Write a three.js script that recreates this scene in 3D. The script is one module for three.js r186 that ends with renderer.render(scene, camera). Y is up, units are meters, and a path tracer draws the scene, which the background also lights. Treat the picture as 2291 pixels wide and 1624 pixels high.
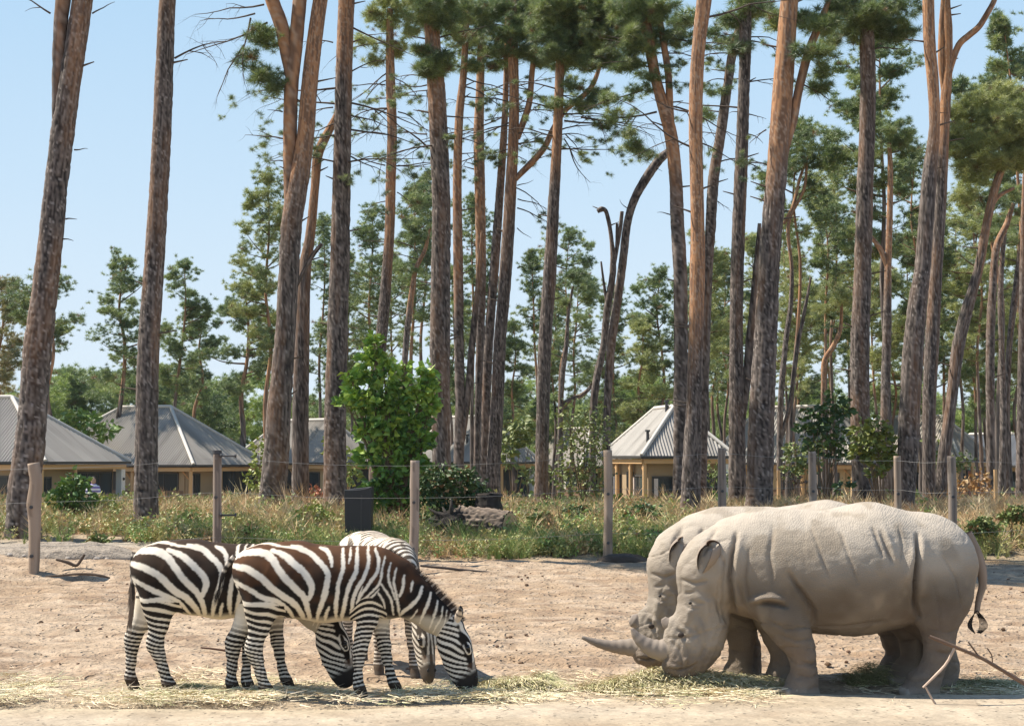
import * as THREE from 'three';
import { mergeGeometries } from 'three/addons/utils/BufferGeometryUtils.js';

// ------------------------------------------------------------------ camera, sky, sun, exposure
const FPX = 3354, CX = 1145.5, CY = 812, EYE = 2.02, PITCH = Math.atan(218 / FPX);
const scene = new THREE.Scene();
const camera = new THREE.PerspectiveCamera(2 * Math.atan(812 / FPX) * 180 / Math.PI, 1024 / 725, 0.1, 3000);
camera.position.set(0, EYE, 0);
camera.rotation.x = PITCH;
scene.add(camera);
const renderer = new THREE.WebGLRenderer({ antialias: true });
renderer.toneMapping = THREE.LinearToneMapping;
renderer.toneMappingExposure = 1.7;
renderer.shadowMap.enabled = true;
{
  const W = 512, H = 256, d = new Float32Array(W * H * 4);
  const stops = [[-90, .22, .17, .12], [-2, .28, .24, .19], [0, .48, .545, .585], [4, .43, .51, .58], [10, .355, .465, .57], [18, .275, .41, .55], [40, .12, .22, .40], [90, .06, .125, .28]];
  for (let j = 0; j < H; j++) {
    const e = ((j + .5) / H - .5) * 180;
    let k = 0; while (k < stops.length - 2 && e > stops[k + 1][0]) k++;
    const a = stops[k], b = stops[k + 1], t = Math.min(1, Math.max(0, (e - a[0]) / (b[0] - a[0])));
    for (let i = 0; i < W; i++) { const o = (j * W + i) * 4; for (let c = 0; c < 3; c++) d[o + c] = a[c + 1] + (b[c + 1] - a[c + 1]) * t; d[o + 3] = 1; }
  }
  const sky = new THREE.DataTexture(d, W, H, THREE.RGBAFormat, THREE.FloatType);
  sky.mapping = THREE.EquirectangularReflectionMapping; sky.magFilter = sky.minFilter = THREE.LinearFilter; sky.colorSpace = THREE.LinearSRGBColorSpace; sky.needsUpdate = true;
  scene.background = sky; scene.environment = sky;
}
const sun = new THREE.DirectionalLight(new THREE.Color().setRGB(1, .925, .80), 5.0);
const SUN = new THREE.Vector3(-.56, .82, -.15).normalize();
sun.target.position.set(0, 0, -28); scene.add(sun.target);
sun.position.copy(SUN).multiplyScalar(90).add(sun.target.position);
sun.castShadow = true; sun.shadow.mapSize.set(4096, 4096);
Object.assign(sun.shadow.camera, { left: -60, right: 60, top: 60, bottom: -60, near: 1, far: 260 });
scene.add(sun);

scene.fog = new THREE.FogExp2(new THREE.Color().setRGB(.75, .82, .9), .00014);

// ------------------------------------------------------------------ small tools
function rng(seed) { let a = seed >>> 0; return () => { a = a + 0x6D2B79F5 | 0; let t = Math.imul(a ^ a >>> 15, 1 | a); t = t + Math.imul(t ^ t >>> 7, 61 | t) ^ t; return ((t ^ t >>> 14) >>> 0) / 4294967296; }; }
const hash3 = (x, y, z) => { let h = Math.imul(x, 374761393) + Math.imul(y, 668265263) + Math.imul(z, 2147483647 ^ 0x5bd1e995) | 0; h = Math.imul(h ^ h >>> 13, 1274126177); return ((h ^ h >>> 16) >>> 0) / 4294967296; };
function noise3(x, y, z) {                                   // value noise, 0..1
  const X = Math.floor(x), Y = Math.floor(y), Z = Math.floor(z); let a = x - X, b = y - Y, c = z - Z;
  a = a * a * (3 - 2 * a); b = b * b * (3 - 2 * b); c = c * c * (3 - 2 * c);
  const L = (p, q, t) => p + (q - p) * t;
  return L(L(L(hash3(X, Y, Z), hash3(X + 1, Y, Z), a), L(hash3(X, Y + 1, Z), hash3(X + 1, Y + 1, Z), a), b), L(L(hash3(X, Y, Z + 1), hash3(X + 1, Y, Z + 1), a), L(hash3(X, Y + 1, Z + 1), hash3(X + 1, Y + 1, Z + 1), a), b), c);
}
const fbm = (x, y, z, n = 3) => { let s = 0, a = .5, t = 0; for (let i = 0; i < n; i++) { s += a * noise3(x, y, z); t += a; a *= .5; x *= 2.03; y *= 2.03; z *= 2.03; } return s / t; };
const clamp = (x, a = 0, b = 1) => Math.min(b, Math.max(a, x)), ss = (a, b, x) => { x = clamp((x - a) / (b - a)); return x * x * (3 - 2 * x); }, lerp = (a, b, t) => a + (b - a) * t;
const V = (x, y, z) => new THREE.Vector3(x, y, z);
const mix3 = (a, b, t) => [lerp(a[0], b[0], t), lerp(a[1], b[1], t), lerp(a[2], b[2], t)];
// a place in the photograph (2291 x 1624 units) seen at Z metres down the field -> world point
function at(px, py, Z) {
  const x = (px - CX) / FPX, y = (CY - py) / FPX, c = Math.cos(PITCH), s = Math.sin(PITCH), k = Z / (c - y * s);
  return V(x * k, EYE + (y * c + s) * k, -Z);
}
const PXM = (Z) => Z / FPX;                                  // metres per photo unit at Z
// height of the ground: flat paddock, sandy bank behind the fence, lower lawn of the lodges
function ground(x, z) {
  const Z = -z, lf = ss(-3, -7, x);
  let h = .07 * ss(23, 29, Z) + .42 * ss(29.4 - 2.2 * lf, 32.8 - 1.2 * lf, Z) + .10 * ss(33, 38, Z) - 1.15 * ss(40, 66, Z) + .28 * lf * ss(24.8, 26.6, Z) * ss(30.5, 27.5, Z) * (.5 + noise3(x * .5, Z * .4, 3));
  h += (fbm(x * .35 + 3, Z * .35, 1.5, 2) - .5) * .16 * ss(19, 30, Z) + (fbm(x * 1.3, Z * 1.3, 4.2, 2) - .5) * .05 * ss(13.3, 16, Z);
  return h;
}
const used = new Map();
function numbered(n) { const k = used.get(n) ?? 0; used.set(n, k + 1); return k ? n + '_' + String(k).padStart(3, '0') : n; }
function tag(o, label, category, group, kind) { if (label) o.userData.label = label; if (category) o.userData.category = category; if (group) o.userData.group = group; if (kind) o.userData.kind = kind; return o; }
function thing(name, label, category, pos, group) { const o = new THREE.Group(); o.name = numbered(name); if (pos) o.position.copy(pos); scene.add(o); return tag(o, label, category, group); }
function mesh(name, geo, mat, parent, label) { const m = new THREE.Mesh(geo, mat); m.name = parent === scene ? numbered(name) : name; m.castShadow = m.receiveShadow = true; parent.add(m); if (label) m.userData.label = label; return m; }
const std = (r, g, b, rough = .9, o = {}) => new THREE.MeshStandardMaterial({ color: new THREE.Color().setRGB(r, g, b), roughness: rough, ...o });
const vmat = (rough = .95, o = {}) => new THREE.MeshStandardMaterial({ color: 0xffffff, vertexColors: true, roughness: rough, ...o });
function geoFrom(pos, idx, col, uv) {
  const g = new THREE.BufferGeometry();
  g.setAttribute('position', new THREE.BufferAttribute(pos instanceof Float32Array ? pos : new Float32Array(pos), 3));
  if (col) g.setAttribute('color', new THREE.BufferAttribute(col instanceof Float32Array ? col : new Float32Array(col), 3));
  if (uv) g.setAttribute('uv', new THREE.BufferAttribute(new Float32Array(uv), 2));
  if (idx) g.setIndex(idx instanceof Uint32Array ? new THREE.BufferAttribute(idx, 1) : idx);
  g.computeVertexNormals();
  return g;
}
function box(w, h, d, x = 0, y = 0, z = 0, ry = 0) { const g = new THREE.BoxGeometry(w, h, d); if (ry) g.rotateY(ry); g.translate(x, y, z); return g; }
// a limb: rings round a curve. pts: [Vector3, radius]; skin(u,angle,point,r) -> {d, c}
function limb(pts, seg, nr, skin, cap = true) {
  const curve = new THREE.CatmullRomCurve3(pts.map((p) => p[0]), false, 'centripetal'), n = pts.length - 1;
  const P = [], C = [], I = [], up = V(0, 0, 1), t = V(), a = V(), b = V(), p = V();
  let s = 0; const last = V();
  for (let i = 0; i <= seg; i++) {
    const u = i / seg; curve.getPoint(u, p); curve.getTangent(u, t);
    if (i) s += p.distanceTo(last); last.copy(p);
    const f = u * n, k = Math.min(n - 1, Math.floor(f)), r = lerp(pts[k][1], pts[k + 1][1], f - k);
    up.set(0, 0, 1); if (Math.abs(t.z) > .9) up.set(1, 0, 0);
    a.crossVectors(t, up).normalize(); b.crossVectors(t, a).normalize();
    for (let j = 0; j < nr; j++) {
      const w = j / nr * 2 * Math.PI, q = skin(s, w, p, r, u), R = r + q.d, x = Math.cos(w) * R, y = Math.sin(w) * R;
      P.push(p.x + a.x * x + b.x * y, p.y + a.y * x + b.y * y, p.z + a.z * x + b.z * y); C.push(...q.c);
      if (i < seg) { const A = i * nr + j, B = i * nr + (j + 1) % nr; I.push(A, B, A + nr, B, B + nr, A + nr); }
    }
  }
  if (cap) { const m = P.length / 3; P.push(p.x, p.y, p.z); C.push(...C.slice(-3)); for (let j = 0; j < nr; j++) I.push(m - nr + j, m - nr + (j + 1) % nr, m); }
  return geoFrom(P, I, C);
}

// ------------------------------------------------------------------ implicit bodies
// chain: {n: [[x,y,z,ra,rz]...], k}: elliptical bones joined by a smooth minimum
function segD(px, py, pz, A, B) {
  const ex = B[0] - A[0], ey = B[1] - A[1], ez = B[2] - A[2], L = ex * ex + ey * ey + ez * ez + 1e-12;
  const t = clamp(((px - A[0]) * ex + (py - A[1]) * ey + (pz - A[2]) * ez) / L);
  const dx = px - A[0] - t * ex, dy = py - A[1] - t * ey, dz = pz - A[2] - t * ez, ra = A[3] + (B[3] - A[3]) * t, rz = A[4] + (B[4] - A[4]) * t;
  const q = Math.sqrt((dx * dx + dy * dy) / (ra * ra) + dz * dz / (rz * rz)), g = Math.sqrt((dx * dx + dy * dy) / (ra * ra * ra * ra) + dz * dz / (rz * rz * rz * rz));
  segD.t = t;
  return g < 1e-6 ? -Math.min(ra, rz) : q * (q - 1) / g;
}
function meshChains(chains, cell, floor = true) {
  const lo = [9, 9, 9], hi = [-9, -9, -9];
  for (const c of chains) for (const n of c.n) { const r = [n[3], n[3], n[4]]; for (let i = 0; i < 3; i++) { lo[i] = Math.min(lo[i], n[i] - r[i]); hi[i] = Math.max(hi[i], n[i] + r[i]); } }
  for (let i = 0; i < 3; i++) { lo[i] -= .05 + cell * 2; hi[i] += .05 + cell * 2; }
  if (floor) lo[1] = -cell * 2.5;
  const N = [0, 1, 2].map((i) => Math.ceil((hi[i] - lo[i]) / cell) + 1), [nx, ny, nz] = N, F = new Float32Array(nx * ny * nz).fill(1);
  for (const c of chains) {
    const k = c.k ?? .04, n = c.n;
    for (let s = 0; s < n.length - 1; s++) {
      const A = n[s], B = n[s + 1], m = .09 + k, b0 = [], b1 = [];
      for (let i = 0; i < 3; i++) { const ri = i < 2 ? 3 : 4; b0[i] = Math.max(0, Math.floor((Math.min(A[i] - A[ri], B[i] - B[ri]) - m - lo[i]) / cell)); b1[i] = Math.min(N[i] - 1, Math.ceil((Math.max(A[i] + A[ri], B[i] + B[ri]) + m - lo[i]) / cell)); }
      for (let z = b0[2]; z <= b1[2]; z++) for (let y = b0[1]; y <= b1[1]; y++) for (let x = b0[0]; x <= b1[0]; x++) {
        const o = (z * ny + y) * nx + x, d = segD(lo[0] + x * cell, lo[1] + y * cell, lo[2] + z * cell, A, B), e = F[o];
        const kk = s ? Math.max(k, .03) : k, h = Math.max(kk - Math.abs(d - e), 0) / kk;
        F[o] = Math.min(d, e) - h * h * kk * .25;
      }
    }
  }
  if (floor) for (let z = 0; z < nz; z++) for (let y = 0; y < ny; y++) { const f = -(lo[1] + y * cell); if (f > -.1) for (let x = 0; x < nx; x++) { const o = (z * ny + y) * nx + x; if (F[o] < f) F[o] = f; } }
  const id = new Int32Array(nx * ny * nz).fill(-1), P = [], I = [], off = [0, 1, nx, nx + 1, nx * ny, nx * ny + 1, nx * ny + nx, nx * ny + nx + 1];
  const E = [[0, 1], [2, 3], [4, 5], [6, 7], [0, 2], [1, 3], [4, 6], [5, 7], [0, 4], [1, 5], [2, 6], [3, 7]];
  for (let z = 0; z < nz - 1; z++) for (let y = 0; y < ny - 1; y++) for (let x = 0; x < nx - 1; x++) {
    const o = (z * ny + y) * nx + x; let mask = 0;
    for (let i = 0; i < 8; i++) if (F[o + off[i]] < 0) mask |= 1 << i;
    if (mask === 0 || mask === 255) continue;
    let sx = 0, sy = 0, sz = 0, c = 0;
    for (const [a, b] of E) if ((mask >> a & 1) !== (mask >> b & 1)) { const fa = F[o + off[a]], t = fa / (fa - F[o + off[b]]); sx += (a & 1) + ((b & 1) - (a & 1)) * t; sy += (a >> 1 & 1) + ((b >> 1 & 1) - (a >> 1 & 1)) * t; sz += (a >> 2) + ((b >> 2) - (a >> 2)) * t; c++; }
    id[o] = P.length / 3; P.push(lo[0] + (x + sx / c) * cell, lo[1] + (y + sy / c) * cell, lo[2] + (z + sz / c) * cell);
  }
  const quad = (a, b, c, d, f) => { if (a < 0 || b < 0 || c < 0 || d < 0) return; if (f) I.push(a, b, c, a, c, d); else I.push(a, c, b, a, d, c); };
  const sx = 1, sy = nx, sz = nx * ny;
  for (let z = 1; z < nz - 1; z++) for (let y = 1; y < ny - 1; y++) for (let x = 1; x < nx - 1; x++) {
    const o = (z * ny + y) * nx + x, v = F[o] < 0;
    if (v !== F[o + sx] < 0) quad(id[o - sy - sz], id[o - sz], id[o], id[o - sy], v);
    if (v !== F[o + sy] < 0) quad(id[o - sx - sz], id[o - sx], id[o], id[o - sz], v);
    if (v !== F[o + sz] < 0) quad(id[o - sx - sy], id[o - sy], id[o], id[o - sx], v);
  }
  return geoFrom(P, new Uint32Array(I));
}
const nearLine = (x, y, L) => { let m = 1e9; for (let i = 0; i < L.length - 1; i++) { const ax = L[i][0], ay = L[i][1], ex = L[i + 1][0] - ax, ey = L[i + 1][1] - ay, t = clamp(((x - ax) * ex + (y - ay) * ey) / (ex * ex + ey * ey + 1e-9)), d = Math.hypot(x - ax - t * ex, y - ay - t * ey); if (d < m) { m = d; nearLine.t = (i + t) / (L.length - 1); } } return m; };

// ------------------------------------------------------------------ ground, road
function noiseTexture(n, f, srgb) {                          // tileable grey noise
  const d = new Uint8Array(n * n * 4);
  for (let y = 0; y < n; y++) for (let x = 0; x < n; x++) { const v = clamp(f(x / n, y / n)) * 255, o = (y * n + x) * 4; d[o] = d[o + 1] = d[o + 2] = v; d[o + 3] = 255; }
  const t = new THREE.DataTexture(d, n, n); t.wrapS = t.wrapT = THREE.RepeatWrapping; t.magFilter = THREE.LinearFilter; t.minFilter = THREE.LinearMipmapLinearFilter; t.colorSpace = srgb ? THREE.SRGBColorSpace : THREE.NoColorSpace; t.needsUpdate = true;
  return t;
}
const tile = (u, v, f, seed) => { const P = f, X = Math.floor(u * P), Y = Math.floor(v * P); let a = u * P - X, b = v * P - Y; a = a * a * (3 - 2 * a); b = b * b * (3 - 2 * b); const h = (i, j) => hash3((X + i) % P, (Y + j) % P, seed); return lerp(lerp(h(0, 0), h(1, 0), a), lerp(h(0, 1), h(1, 1), a), b); };
const sandTone = noiseTexture(1024, (u, v) => { const a = tile(u, v, 14, 1) * .3 + tile(u, v, 37, 2) * .25 + tile(u, v, 90, 3) * .25 + tile(u, v, 230, 4) * .3, s = tile(u, v, 61, 7) * tile(u, v, 140, 8); return .86 + .32 * (a - .5) - (s > .6 ? .26 : 0); }, true);
const prints = (u, v) => { const G = 17, I = Math.floor(u * G), J = Math.floor(v * G); let d = 0; for (let a = -1; a < 2; a++) for (let b = -1; b < 2; b++) { const i = (I + a + G) % G, j = (J + b + G) % G; if (hash3(i, j, 91) < .45) continue; const x = u * G - (I + a + hash3(i, j, 92)), y = v * G - (J + b + hash3(i, j, 93)), r = Math.hypot(x, y * (.8 + .5 * hash3(i, j, 94))) / (.22 + .14 * hash3(i, j, 95)); d += .42 * ss(1, .55, r) - .16 * ss(.5, 0, Math.abs(r - 1.15)); } return d; };
const sandBump = noiseTexture(1024, (u, v) => tile(u, v, 18, 11) * .45 + tile(u, v, 47, 12) * .3 + tile(u, v, 120, 13) * .18 + tile(u, v, 300, 14) * .1 - prints(u, v));
{
  const xs = [], zs = [];
  for (let x = 0, d = .075; x < 700; x += d) { xs.push(x); if (x > 6.5) d *= x < 24 ? 1.035 : 1.3; }
  const X = [...xs.slice(1).reverse().map((v) => -v), ...xs];
  for (let z = -6, d = .3; z < 900; z += d) { zs.push(z); d = z < 11 ? .3 : z < 20 ? .055 : z < 34 ? .085 : z < 70 ? .3 : d * 1.25; }
  const P = [], C = [], U = [], I = [], nx = X.length;
  for (let j = 0; j < zs.length; j++) for (let i = 0; i < nx; i++) {
    const x = X[i], Z = zs[j], z = -Z; let y = ground(x, z);
    const pad = ss(29.6, 28.4, Z + (fbm(x * .8, Z * .8, 9, 2) - .5) * 2.4 + .9 * ss(-3, -7, x));
    y += ((fbm(x * 2.3, Z * 2.3, 2, 2) - .5) * .05 - .035 * Math.pow(ss(.55, .85, noise3(x * 4.5, Z * 4.5, 5)), 1.5) + (noise3(x * 9, Z * 9, 6) - .5) * .022) * ss(12.8, 14, Z) * ss(60, 40, Z);
    P.push(x, y, z); U.push(x / 2.6, Z / 2.6);
    const n = fbm(x * .5, Z * .9, 7), m = fbm(x * 2.2, Z * 2.2, 11, 3);
    let c = mix3([.41, .285, .18], [.49, .365, .25], ss(.3, .7, n)); c = mix3(c, [.30, .195, .12], ss(.54, .78, m) * .8); c = mix3(c, [.27, .175, .11], ss(.58, .8, noise3(x * 6, Z * 6, 17)) * .5); c = mix3(c, [.58, .45, .33], ss(.6, .85, noise3(x * 3.1, Z * 4.3, 23)) * .5);
    c = mix3(c, [.56, .46, .32], ss(14.6, 12.9, Z) * .6);
    let w = mix3([.34, .22, .12], [.46, .355, .23], ss(.35, .65, m)); w = mix3(w, [.18, .13, .07], ss(.55, .8, n) * .3);
    w = mix3(w, [.50, .38, .22], ss(44, 58, Z) * .6);
    if (x < -4) w = mix3(w, [.46, .39, .31], ss(-4.5, -7, x) * ss(31.2, 29.6, Z));
    c = mix3(w, c, pad); if (Z > 78) c = mix3(c, [.10, .13, .05], ss(78, 110, Z));
    C.push(...c);
    if (i < nx - 1 && j < zs.length - 1) { const a = j * nx + i; I.push(a, a + 1, a + nx, a + 1, a + nx + 1, a + nx); }
  }
  const g = geoFrom(P, new Uint32Array(I), C, U);
  const gr = mesh('ground', g, vmat(1, { map: sandTone, bumpMap: sandBump, bumpScale: .05 }), scene);
  tag(gr, 'dry sandy paddock ground rising into a bank behind the fence', null, null, 'structure');
}
{ // paved road in front: a thin slab with a worn, wandering edge
  const P = [], C = [], U = [], I = [], nx = 560, nz = 40;
  for (let i = 0; i <= nx; i++) {
    const x = -24 + 48 * i / nx, edge = lerp(12.18, 12.95, ss(-1.5, 2.6, x)) + (fbm(x * 1.1, 1, 3) - .5) * .3 * ss(3.2, 1.2, x) + (fbm(x * 5, 5, 3) - .5) * .07;
    for (let j = 0; j <= nz + 1; j++) {
      const Z = j > nz ? edge + .012 : lerp(4, edge, Math.pow(j / nz, .6)), y = (j > nz ? -.02 : .035 * ss(0, .16, edge - Z + .03) + .012) + (fbm(x * 1.2, Z * 1.2, 2, 2) - .5) * .01;
      P.push(x, y, -Z); U.push(x / 3.3, Z / 3.3);
      const n = fbm(x * .6, Z * 2, 21), s = fbm(x * 4, Z * 4, 8); let c = mix3([.47, .37, .255], [.55, .45, .33], ss(.3, .7, n)); c = mix3(c, [.36, .26, .17], ss(.58, .8, s) * .5); c = mix3(c, [.60, .50, .33], ss(.35, .05, edge - Z) * .6);
      C.push(...c);
      if (i < nx && j <= nz) { const a = i * (nz + 2) + j; I.push(a, a + nz + 2, a + 1, a + 1, a + nz + 2, a + nz + 3); }
    }
  }
  tag(mesh('road', geoFrom(P, new Uint32Array(I), C, U), vmat(.95, { map: sandTone, bumpMap: sandBump, bumpScale: .006 }), scene), 'pale dusty road along the front of the paddock', null, null, 'structure');
}

// ------------------------------------------------------------------ lodges
const MAT = {
  sheet: vmat(.85), cap: std(.56, .52, .47, .8), gutter: std(.05, .045, .04, .6), plaster: std(.37, .27, .165, .95), white: std(.72, .70, .66, .9), log: std(.60, .38, .19, .85), beam: std(.50, .27, .11, .85),
  dark: std(.03, .028, .026, .5), frame: std(.06, .055, .05, .6), glass: std(.035, .045, .05, .08), board: std(.22, .14, .09, .9), green: std(.07, .10, .06, .8), red: std(.38, .14, .09, .9), pipe: std(.05, .05, .055, .6), cloth: std(.70, .62, .58, .95), wire: std(.30, .29, .27, .6, { metalness: .3 }),
};
function corrugated(l, run, rise, topAt, tone, seed) {        // face in its own frame: x along the eave, y up, z inward (run); topAt(x) = share of the slope that exists at x
  const per = .155, n = Math.round(l / per) * 6, P = [], C = [], I = [], rnd = rng(seed), len = Math.hypot(run, rise), ny = rise, ux = -rise / len, cols = [];
  let tint = 1;
  for (let i = 0; i <= n; i++) {
    if (i % 36 === 0) tint = .86 + .2 * rnd();
    const x = l * i / n, h = .036 * Math.cos(i / 6 * 2 * Math.PI), T = Math.max(.002, topAt(x)), rows = 6;
    for (let j = 0; j <= rows; j++) {
      const t = T * j / rows, oy = h * run / len, oz = -h * rise / len;
      P.push(x, t * rise + oy, t * run + oz);
      const k = tint * (.88 + .22 * fbm(x * .8, t * 4, seed)) * (1 - .22 * ss(.55, .75, fbm(x * 3, t * 2, seed + 5)));
      C.push(tone[0] * k, tone[1] * k, tone[2] * k);
      if (i < n && j < rows) { const a = i * (rows + 1) + j, b = a + rows + 1; I.push(a, a + 1, b, b, a + 1, b + 1); }
    }
  }
  return geoFrom(P, I, C);
}
function bar(a, b, r, n = 7) { const d = b.clone().sub(a), g = new THREE.CylinderGeometry(r, r, d.length(), n); g.rotateX(Math.PI / 2); g.lookAt(d); g.translate((a.x + b.x) / 2, (a.y + b.y) / 2, (a.z + b.z) / 2); return g; }
const plankRng = rng(99);
// near corner of the eaves at a photo place; the long side runs back to the left, the short side back to the right
function lodge(px, eaveY, Z, alpha, L, W, rise, tone, label, o = {}) {
  const A = alpha * Math.PI / 180, N = at(px, eaveY, Z), a = V(-Math.cos(A), 0, -Math.sin(A)), b = V(Math.sin(A), 0, -Math.cos(A));
  const mid = N.clone().addScaledVector(a, L / 2).addScaledVector(b, W / 2), gy = Math.min(ground(mid.x, mid.z), N.y - 2.05), t = thing('lodge', label, 'lodge', V(mid.x, gy, mid.z), 'safari lodges beyond the pines');
  // local frame: x = b (short side, to the right), z = -a (towards the viewer along the long side)
  t.rotation.y = Math.atan2(-b.z, b.x);
  const E = N.y - gy, hw = W / 2, hl = L / 2, run = hw, seed = Math.round(px) + 7;
  const put = (g, ry, x, z) => { g.rotateY(ry); g.translate(x, E, z); return g; };
  const hipS = (l) => (x) => Math.min(1, x / run, (l - x) / run);
  // front short face (z = +hl), left long face (x = -hw), and the two behind
  mesh('roof', put(corrugated(W, run, -0 + rise, hipS(W), tone, seed), Math.PI, hw, hl), MAT.sheet, t);
  mesh('roof', put(corrugated(L, run, rise, hipS(L), tone, seed + 1), Math.PI / 2, -hw, hl), MAT.sheet, t);
  mesh('roof', put(corrugated(W, run, rise, hipS(W), tone, seed + 2), 0, -hw, -hl), MAT.sheet, t);
  mesh('roof', put(corrugated(L, run, rise, hipS(L), tone, seed + 3), -Math.PI / 2, hw, -hl), MAT.sheet, t);
  const rid = E + rise + .04, z1 = hl - run, z2 = -hl + run;
  mesh('ridge_cap', bar(V(0, rid, z1), V(0, rid, z2), .11), MAT.cap, t);
  for (const [sx, sz, zz] of [[-1, 1, z1], [1, 1, z1], [-1, -1, z2], [1, -1, z2]]) mesh('hip_cap', bar(V(sx * hw, E + .05, sz * hl), V(0, rid, zz), .10), MAT.cap, t);
  for (const [w, d, x, z] of [[W + .1, .12, 0, hl], [W + .1, .12, 0, -hl], [.12, L - .14, hw, 0], [.12, L - .14, -hw, 0]]) mesh('gutter', box(w, .12, d, x, E - .03, z), MAT.gutter, t);
  const iw = hw - .12, il = hl - .12;
  for (const [w, d, x, z] of [[W - .3, .1, 0, il - .05], [W - .3, .1, 0, -il + .05], [.1, L - .5, iw, 0], [.1, L - .5, -iw, 0]]) mesh('beam', box(w, .22, d, x, E - .23, z), MAT.log, t);
  // walls set back under the eaves
  const ww = hw - .5, wl = hl - .75, H = E - .12, wallM = o.wall ?? MAT.plaster;
  mesh('wall', box(2 * ww, H, .16, 0, H / 2, wl), wallM, t); mesh('wall', box(2 * ww, H, .16, 0, H / 2, -wl), wallM, t);
  mesh('wall', box(.16, H, 2 * wl - .17, ww, H / 2, 0), wallM, t); mesh('wall', box(.16, H, 2 * wl - .17, -ww, H / 2, 0), wallM, t);
  const opening = (name, u0, u1, y0, y1, side, mat, kid = 'frame', bars = 1) => {          // on the front (side 0, u along x) or the left (side 1, u along z)
    const w = u1 - u0, h = y1 - y0, c = (u0 + u1) / 2, y = (y0 + y1) / 2, F = side === 0 ? wl + .085 : -ww - .085, s = side === 0 ? 1 : -1;
    const bx = (ww_, hh, th, du, dy, out) => side === 0 ? box(ww_, hh, th, c + du, y + dy, F + out) : box(th, hh, ww_, F - out, y + dy, c + du);
    const p = mesh(name, bx(w, h, .05, 0, 0, .0), mat, t), fr = [bx(w + .12, .07, .08, 0, h / 2 + .035, .02), bx(w + .12, .07, .08, 0, -h / 2 - .035, .02), bx(.07, h, .08, -w / 2 - .035, 0, .02), bx(.07, h, .08, w / 2 + .035, 0, .02)];
    for (let i = 1; i < bars + 1; i++) if (bars) fr.push(bx(.055, h - .002, .06, -w / 2 + w * i / (bars + 1), 0, .025));
    for (const g of fr) mesh(kid, g, MAT.frame, p);
    if (name === 'window' && h > .7) mesh('curtain', bx(w * .22, h * .94, .012, -w * .36, 0, .034), MAT.cloth, p);
  };
  const ops = o.openings ?? [['window', -ww + .25, -ww + 1.15, .55, 1.75, 0], ['door', -.35, ww - .25, .06, 1.95, 0, 2], ['window', -wl + .5, -wl + 1.9, .8, 1.8, 1], ['shutter', 0, 1.0, .1, 1.95, 1, 0], ['window', wl - 2.2, wl - .5, .6, 1.8, 1]];
  for (const q of ops) opening(q[0], q[1], q[2], q[3], q[4], q[5], q[0] === 'shutter' ? MAT.dark : q[0] === 'door' && o.doorMat ? o.doorMat : MAT.glass, 'frame', q[6] ?? 1);
  // corner pier, veranda logs, braces
  mesh('pier', box(.42, E - .36, .3, hw - .4, (E - .36) / 2, hl - .3), o.pier ?? MAT.white, t);
  mesh('wall_lamp', new THREE.SphereGeometry(.075, 8, 6).translate(hw - .4, E - .85, hl - .13), MAT.dark, t);
  for (const z of [hl - .3, hl * .32, -hl * .32, -hl + .4]) {
    const g = new THREE.CylinderGeometry(.10, .12, E - .34, 9); g.translate(-hw + .22, (E - .34) / 2, z); mesh('post', g, MAT.log, t);
    mesh('brace', bar(V(-hw + .22, E - .85, z - .02), V(-hw + .22, E - .36, z - .5), .05), MAT.beam, t);
  }
  const g2 = new THREE.CylinderGeometry(.09, .11, E - .34, 9); g2.translate(-hw * .25, (E - .34) / 2, hl - .2); mesh('post', g2, MAT.log, t);
  // planked lower wall to the left of the door
  for (let i = 0; i < 5; i++) mesh('plank', box(.03, .15, 2 * wl - .3, -ww - .1 - .012 * plankRng(), .12 + i * .17, 0), MAT.board, t);
  // vents on the roof
  for (const [sx, f, z] of o.vents ?? [[-1, .42, .2 * L]]) {
    const y = E + rise * f, x = sx * hw * (1 - f), pp = mesh('vent_pipe', new THREE.CylinderGeometry(.07, .08, .5, 10).translate(x, y + .22, z), MAT.pipe, t);
    mesh('vent_cap', new THREE.CylinderGeometry(.12, .12, .09, 10).translate(x, y + .5, z), MAT.pipe, pp);
  }
  return t;
}
const greige = [.36, .325, .285], pale = [.38, .355, .325];
lodge(100, 1034, 68, 12, 12.0, 8.4, 3.13, greige, 'grey hip roofed lodge cut off by the edge, nearest the striped shirt', { vents: [] });
lodge(432, 1041, 82, 20, 11.9, 8.5, 3.37, greige, 'grey lodge with a pale hip ridge between the second and third pine trunks', { vents: [[-1, .28, 1.6]] });
lodge(1436, 1021, 70, 79, 7.9, 4.6, 2.4, pale, 'lodge with dappled shade on its roof behind the orange pine', { doorMat: MAT.glass, vents: [[-1, .92, 1.0], [-1, .3, 2.6]] });
lodge(735, 1036, 88, 40, 9.2, 4.8, 2.6, greige, 'lodge roof seen between trunks left of the tall green bush', { vents: [[1, .3, 1.5]], wall: std(.5, .37, .21, .9) });
lodge(1075, 1034, 92, 52, 9.2, 4.8, 2.9, pale, 'lodge mostly hidden behind the cluster of thin orange trunks');
lodge(1300, 1044, 100, 60, 9, 4.6, 2.6, greige, 'small far lodge roof beside the climbing green shrub');
lodge(1915, 1036, 84, 38, 10, 5.4, 3.3, pale, 'lodge behind the two leafy saplings', { wall: std(.5, .37, .21, .9) });
lodge(2150, 1030, 86, 44, 9, 4.8, 2.6, greige, 'lodge with a reddish door between the right hand trunks', { doorMat: MAT.red, vents: [[-1, .9, 0]] });
lodge(2300, 1042, 92, 60, 9, 4.6, 2.0, [.16, .17, .19], 'dark roofed lodge at the right edge', { vents: [] });

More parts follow.
